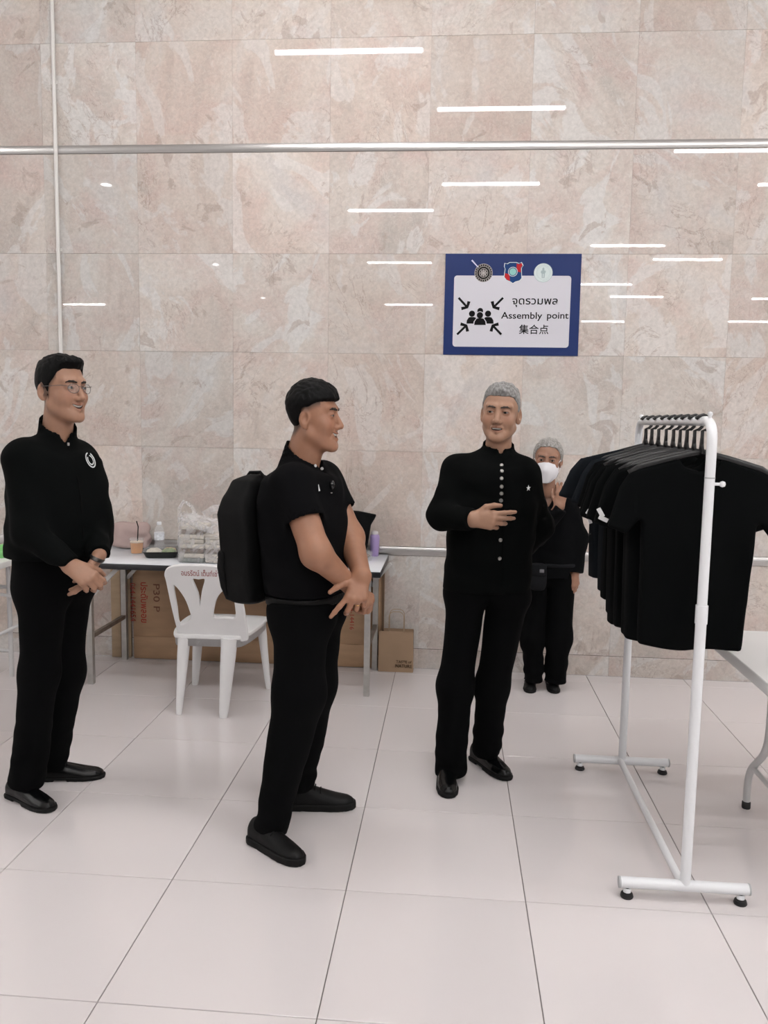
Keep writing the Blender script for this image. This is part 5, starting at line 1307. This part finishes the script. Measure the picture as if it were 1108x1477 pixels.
def strap(side, pix):
    pts = []
    for u, v, y in pix:
        q, n = hit(PM['top'], u, v, y); pts.append(q + n * 0.004)
    bm = bmesh.new(); add_tube(bm, pts, [(0.005, 0.024)] * len(pts), seg=10); link('shoulder_strap', bm_mesh(bm, True), pack_m, bp)
strap('R', [(388, 690, 2.9), (397, 668, 2.9), (412, 657, 2.9), (430, 664, 2.9), (444, 690, 2.9), (450, 725, 2.9)])

# ---------------------------------------------------------------- the grey-haired man (centre right)
wr = (681, 749, 3.350); wl2 = (748, 800, 3.74)
PG = person('grey-haired man in a black buttoned collarless jacket gesturing with his right hand', at(690, 1120, 3.55), dict(
    deg=8, yc=3.55, ratio=0.60,
    torso=[(648, 680, 752), (662, 664, 764), (690, 655, 772), (730, 651, 775), (770, 646, 772), (810, 642, 767), (850, 640, 764), (870, 645, 764), (900, 648, 760)],
    head=(722, 597, 3.55), hscale=1.02, hdeg=-11, pitch=0, roll=-3, neck=(718, 656, 3.575), neck_r=0.057,
    face=dict(mouth=(0.021, 0.0050, 0.002), eye_h=0.0032, fat=0.002, look=-0.4), skin=(0.365, 0.205, 0.135), brow=brow_grey,
    hair=dict(az=MEN_AZ, zl=(0.072, 0.071, 0.067, 0.050, 0.034, 0.002, -0.004, 0.028, 0.022, -0.030, -0.066, -0.080), top=0.013, side=0.004, t0=0.05, front=0.012), hair_mat=hair_grey,
    arms={'R': [(660, 678, 3.53), (637, 744, 3.46), wr], 'L': [(754, 682, 3.56), (779, 760, 3.66), wl2]},
    hands={'R': (np.array(at(*wr)), vec(wr, (716, 751, 3.325)), (0.0, -1, 0.10), (0, 0.1, 1), 0.98, [(14, 12, 8), (30, 22, 12), (42, 30, 16), (52, 38, 20)], [(0.75, 0.66, 0.05), (0.97, 0.25, -0.1), (1.0, 0.02, -0.15)], 0.09)},
    sleeve='long', cloth_r=(0.066, 0.057, 0.047), arm_r=(0.045, 0.040, 0.029),
    legs=[[(672, 868, 3.54, 27), (657, 990, 3.52, 24), (650, 1112, 3.49, 22.5)], [(732, 868, 3.57, 29), (710, 990, 3.58, 23), (702, 1082, 3.64, 20.5)]],
    trouser_top=836, crotch=0.77, pelvis=-0.024, top_hem=851, top_name='jacket', top_mat=suit_black, collar_up=0.052, collar_front=0.022, vdepth=0.030, vwide=0.42, collar_grow=0.012, hemwave=0.3))
shoe(PG['T'], (0.122, 3.580, 0), (0.140, 3.310, 0), 'derby'); shoe(PG['T'], (0.262, 3.735, 0), (0.402, 3.520, 0), 'derby')
btn = mat('grey_metal_button', (0.30, 0.29, 0.27), 0.35, metal=0.5)
for u, v in ((723.7, 671), (724, 679.5), (723.5, 690), (723.7, 702), (723.5, 712), (722.8, 722), (722, 779), (720.9, 805.6)):
    p, n = hit(PG['top'], u, v, 3.5); lathe('button', [(0.0075, -0.003), (0.0085, 0.0), (0.007, 0.004), (0.0, 0.005)], btn, PG['topobj'], p, seg=14, M=n.to_track_quat('Z', 'Y').to_matrix().to_4x4())
zp = [hit(PG['top'], u, v, 3.5) for u, v in ((723, 664), (723, 690), (722.5, 715), (722, 760), (721, 800), (720, 846))]
tube('placket_edge', [q + m * 0.0005 + Vector((0.012, 0, 0)) for q, m in zp], 0.0022, suit_black, PG['topobj'], seg=6)
p, n = hit(PG['top'], 762, 704, 3.5); E = surf_frame(p, n, 0.002)
plate('lapel_pin', [[(0.011 * math.cos(a) * (1 if k % 2 == 0 else 0.4), 0.013 * math.sin(a) * (1 if k % 2 == 0 else 0.4)) for k, a in enumerate([math.radians(20 + 36 * j) for j in range(10)])]], 0.002, E, white_emb, PG['topobj'])

# ---------------------------------------------------------------- the woman by the wall
wr = (807, 731, 4.62); wl2 = (829, 826, 4.80)
PW = person('silver-haired woman in a white face mask and loose black clothes by the wall', at(783, 990, 4.80), dict(
    deg=0, yc=4.82, ratio=0.62,
    torso=[(704, 772, 812), (714, 764, 820), (735, 761, 826), (765, 760, 829), (800, 757, 832), (830, 755, 834), (850, 753, 836), (870, 753, 834)],
    head=(790, 664, 4.82), hscale=1.0, hdeg=-10, pitch=-2, roll=-3, neck=(790, 708, 4.835), neck_r=0.047,
    face=dict(mouth=(0.018, 0.0020, 0.002), eye_h=0.0034, teeth=False), skin=(0.30, 0.155, 0.10), brow=brow_grey,
    hair=dict(az=(0, 30, 50, 70, 85, 92, 105, 120, 150, 180), zl=(0.082, 0.078, 0.058, 0.020, -0.02, -0.015, -0.045, -0.075, -0.09, -0.09), top=0.010, side=0.012, t0=0.02,
              extra=(((0.030, -0.085, -0.075), (0.035, 0.030, 0.045)),)), hair_mat=hair_salt,
    arms={'R': [(766, 722, 4.81), (772, 772, 4.66), wr], 'L': [(818, 722, 4.83), (832, 776, 4.85), wl2]},
    hands={'R': (np.array(at(*wr)), vec(wr, (811, 706, 4.63)), (-0.2, -1, 0.0), (-1, 0, 0.2), 0.82, [(10, 30, 25), (15, 35, 25), (20, 40, 25), (25, 45, 25)], [(0.8, 0.6, -0.3), (0.9, 0.3, -0.3), (1, 0, -0.3)]),
           'L': (np.array(at(*wl2)), vec(wl2, (830, 848, 4.79)), (0.6, -0.7, 0.1), (-0.7, -0.6, 0), 0.82, [(15, 30, 20), (18, 32, 20), (20, 35, 20), (22, 35, 20)], [(0.75, 0.6, -0.3), (0.9, 0.35, -0.3), (1, 0.1, -0.2)])},
    sleeve='long', cloth_r=(0.058, 0.060, 0.050), arm_r=(0.038, 0.034, 0.024),
    legs=[[(771, 860, 4.81, 18.5), (768, 920, 4.80, 16), (770, 980, 4.80, 13)], [(808, 860, 4.82, 20), (806, 920, 4.81, 18), (801, 980, 4.81, 15)]],
    trouser_top=818, crotch=0.60, pelvis=-0.024, top_hem=832, top_name='blouse', top_mat=blouse_black, collar_up=0.020, collar_front=0.03, vdepth=0.085, vwide=0.55, collar_grow=0.006, hemwave=1.0))
shoe(PW['T'], (0.628, 4.93, 0), (0.612, 4.735, 0), 'sandal', 0.82); shoe(PW['T'], (0.755, 4.94, 0), (0.757, 4.750, 0), 'sandal', 0.82)
mask_m = mat('white_mask_fabric', (0.80, 0.79, 0.82), 0.75); HW = head_fn(dict(mouth=(0.018, 0.0020, 0.002), eye_h=0.0034))
def _mask(p):
    q = PW['hloc'](p); x = np.abs(q[:, 0])
    shell = smin(ell(np.stack([x, q[:, 1], q[:, 2]], 1), (0, 0.032, -0.050), (0.069, 0.078, 0.086)), cone(np.stack([x, q[:, 1], q[:, 2]], 1), (0, 0.098, 0.0), (0, 0.114, -0.050), 0.012, 0.014), 0.03)
    shell = smin(shell, cone(np.stack([x, q[:, 1], q[:, 2]], 1), (0, 0.108, -0.050), (0.006, 0.092, -0.112), 0.012, 0.013), 0.03)
    up = -0.004 - 0.30 * np.maximum(x - 0.012, 0); lowz = -0.126 + 1.0 * np.maximum(x - 0.026, 0)
    d = np.maximum(np.maximum(q[:, 2] - up, lowz - q[:, 2]), 0.024 - q[:, 1])
    return np.maximum(np.maximum(shell, -(shell + 0.007)), d) * PW['sc']
c = PW['hw'](0, 0.07, -0.06); mk = solid('face_mask', _mask, c - 0.10, c + 0.10, 0.0028, mask_m, PW['T'])
for s in (-1, 1):
    for z0, z1 in ((-0.018, 0.020), (-0.085, -0.025)):
        tube('ear_loop', [Vector(PW['hw'](s * x, y, z)) for x, y, z in ((0.058, 0.040, z0), (0.074, 0.010, (z0 + z1) / 2 + 0.004), (0.082, -0.012, z1))], 0.0015, mask_m, mk, seg=6)
# her waist bag and crossbody strap
wb = thing('waist_bag', (at(771, 850, 4.68).x, 4.67, at(771, 850, 4.68).z), 'dark grey waist bag with a small buckle worn by the masked woman', 'bag')
bagm = mat('charcoal_nylon', (0.006, 0.0065, 0.008), 0.65, spec=0.15, bump=0.1, bscale=60)
a_, b_ = at(764, 812, 4.66), at(788, 852, 4.66); cb = np.array([(a_.x + b_.x) / 2, 4.665, (a_.z + b_.z) / 2])
def _wb(p):
    q = np.abs((p - A3(cb)) / A3(((b_.x - a_.x) / 2, 0.030, (a_.z - b_.z) / 2))); return (((q ** 4).sum(1)) ** 0.25 - 1) * 0.03
wo = solid('bag_body', _wb, cb - 0.13, cb + 0.13, 0.006, bagm, wb)
box('flap', (cb[0] - 0.045, cb[1] - 0.036, cb[2] + 0.012), (cb[0] + 0.045, cb[1] - 0.026, cb[2] + 0.075), bagm, wb, bevel=0.004)
box('buckle', (cb[0] + 0.005, cb[1] - 0.042, cb[2] + 0.030), (cb[0] + 0.030, cb[1] - 0.036, cb[2] + 0.050), mat('buckle_grey', (0.16, 0.16, 0.17), 0.25), wb, bevel=0.002)
zz = cb[2] + 0.055
solid('waist_strap', lambda p: smax(torso_fn(p, PW['R'], 0, 2.5, 0.006), np.abs(p[:, 2] - zz) - 0.011, 0.003), (0.3, 4.5, zz - 0.04), (1.1, 5.1, zz + 0.04), 0.006, bagm, wb)
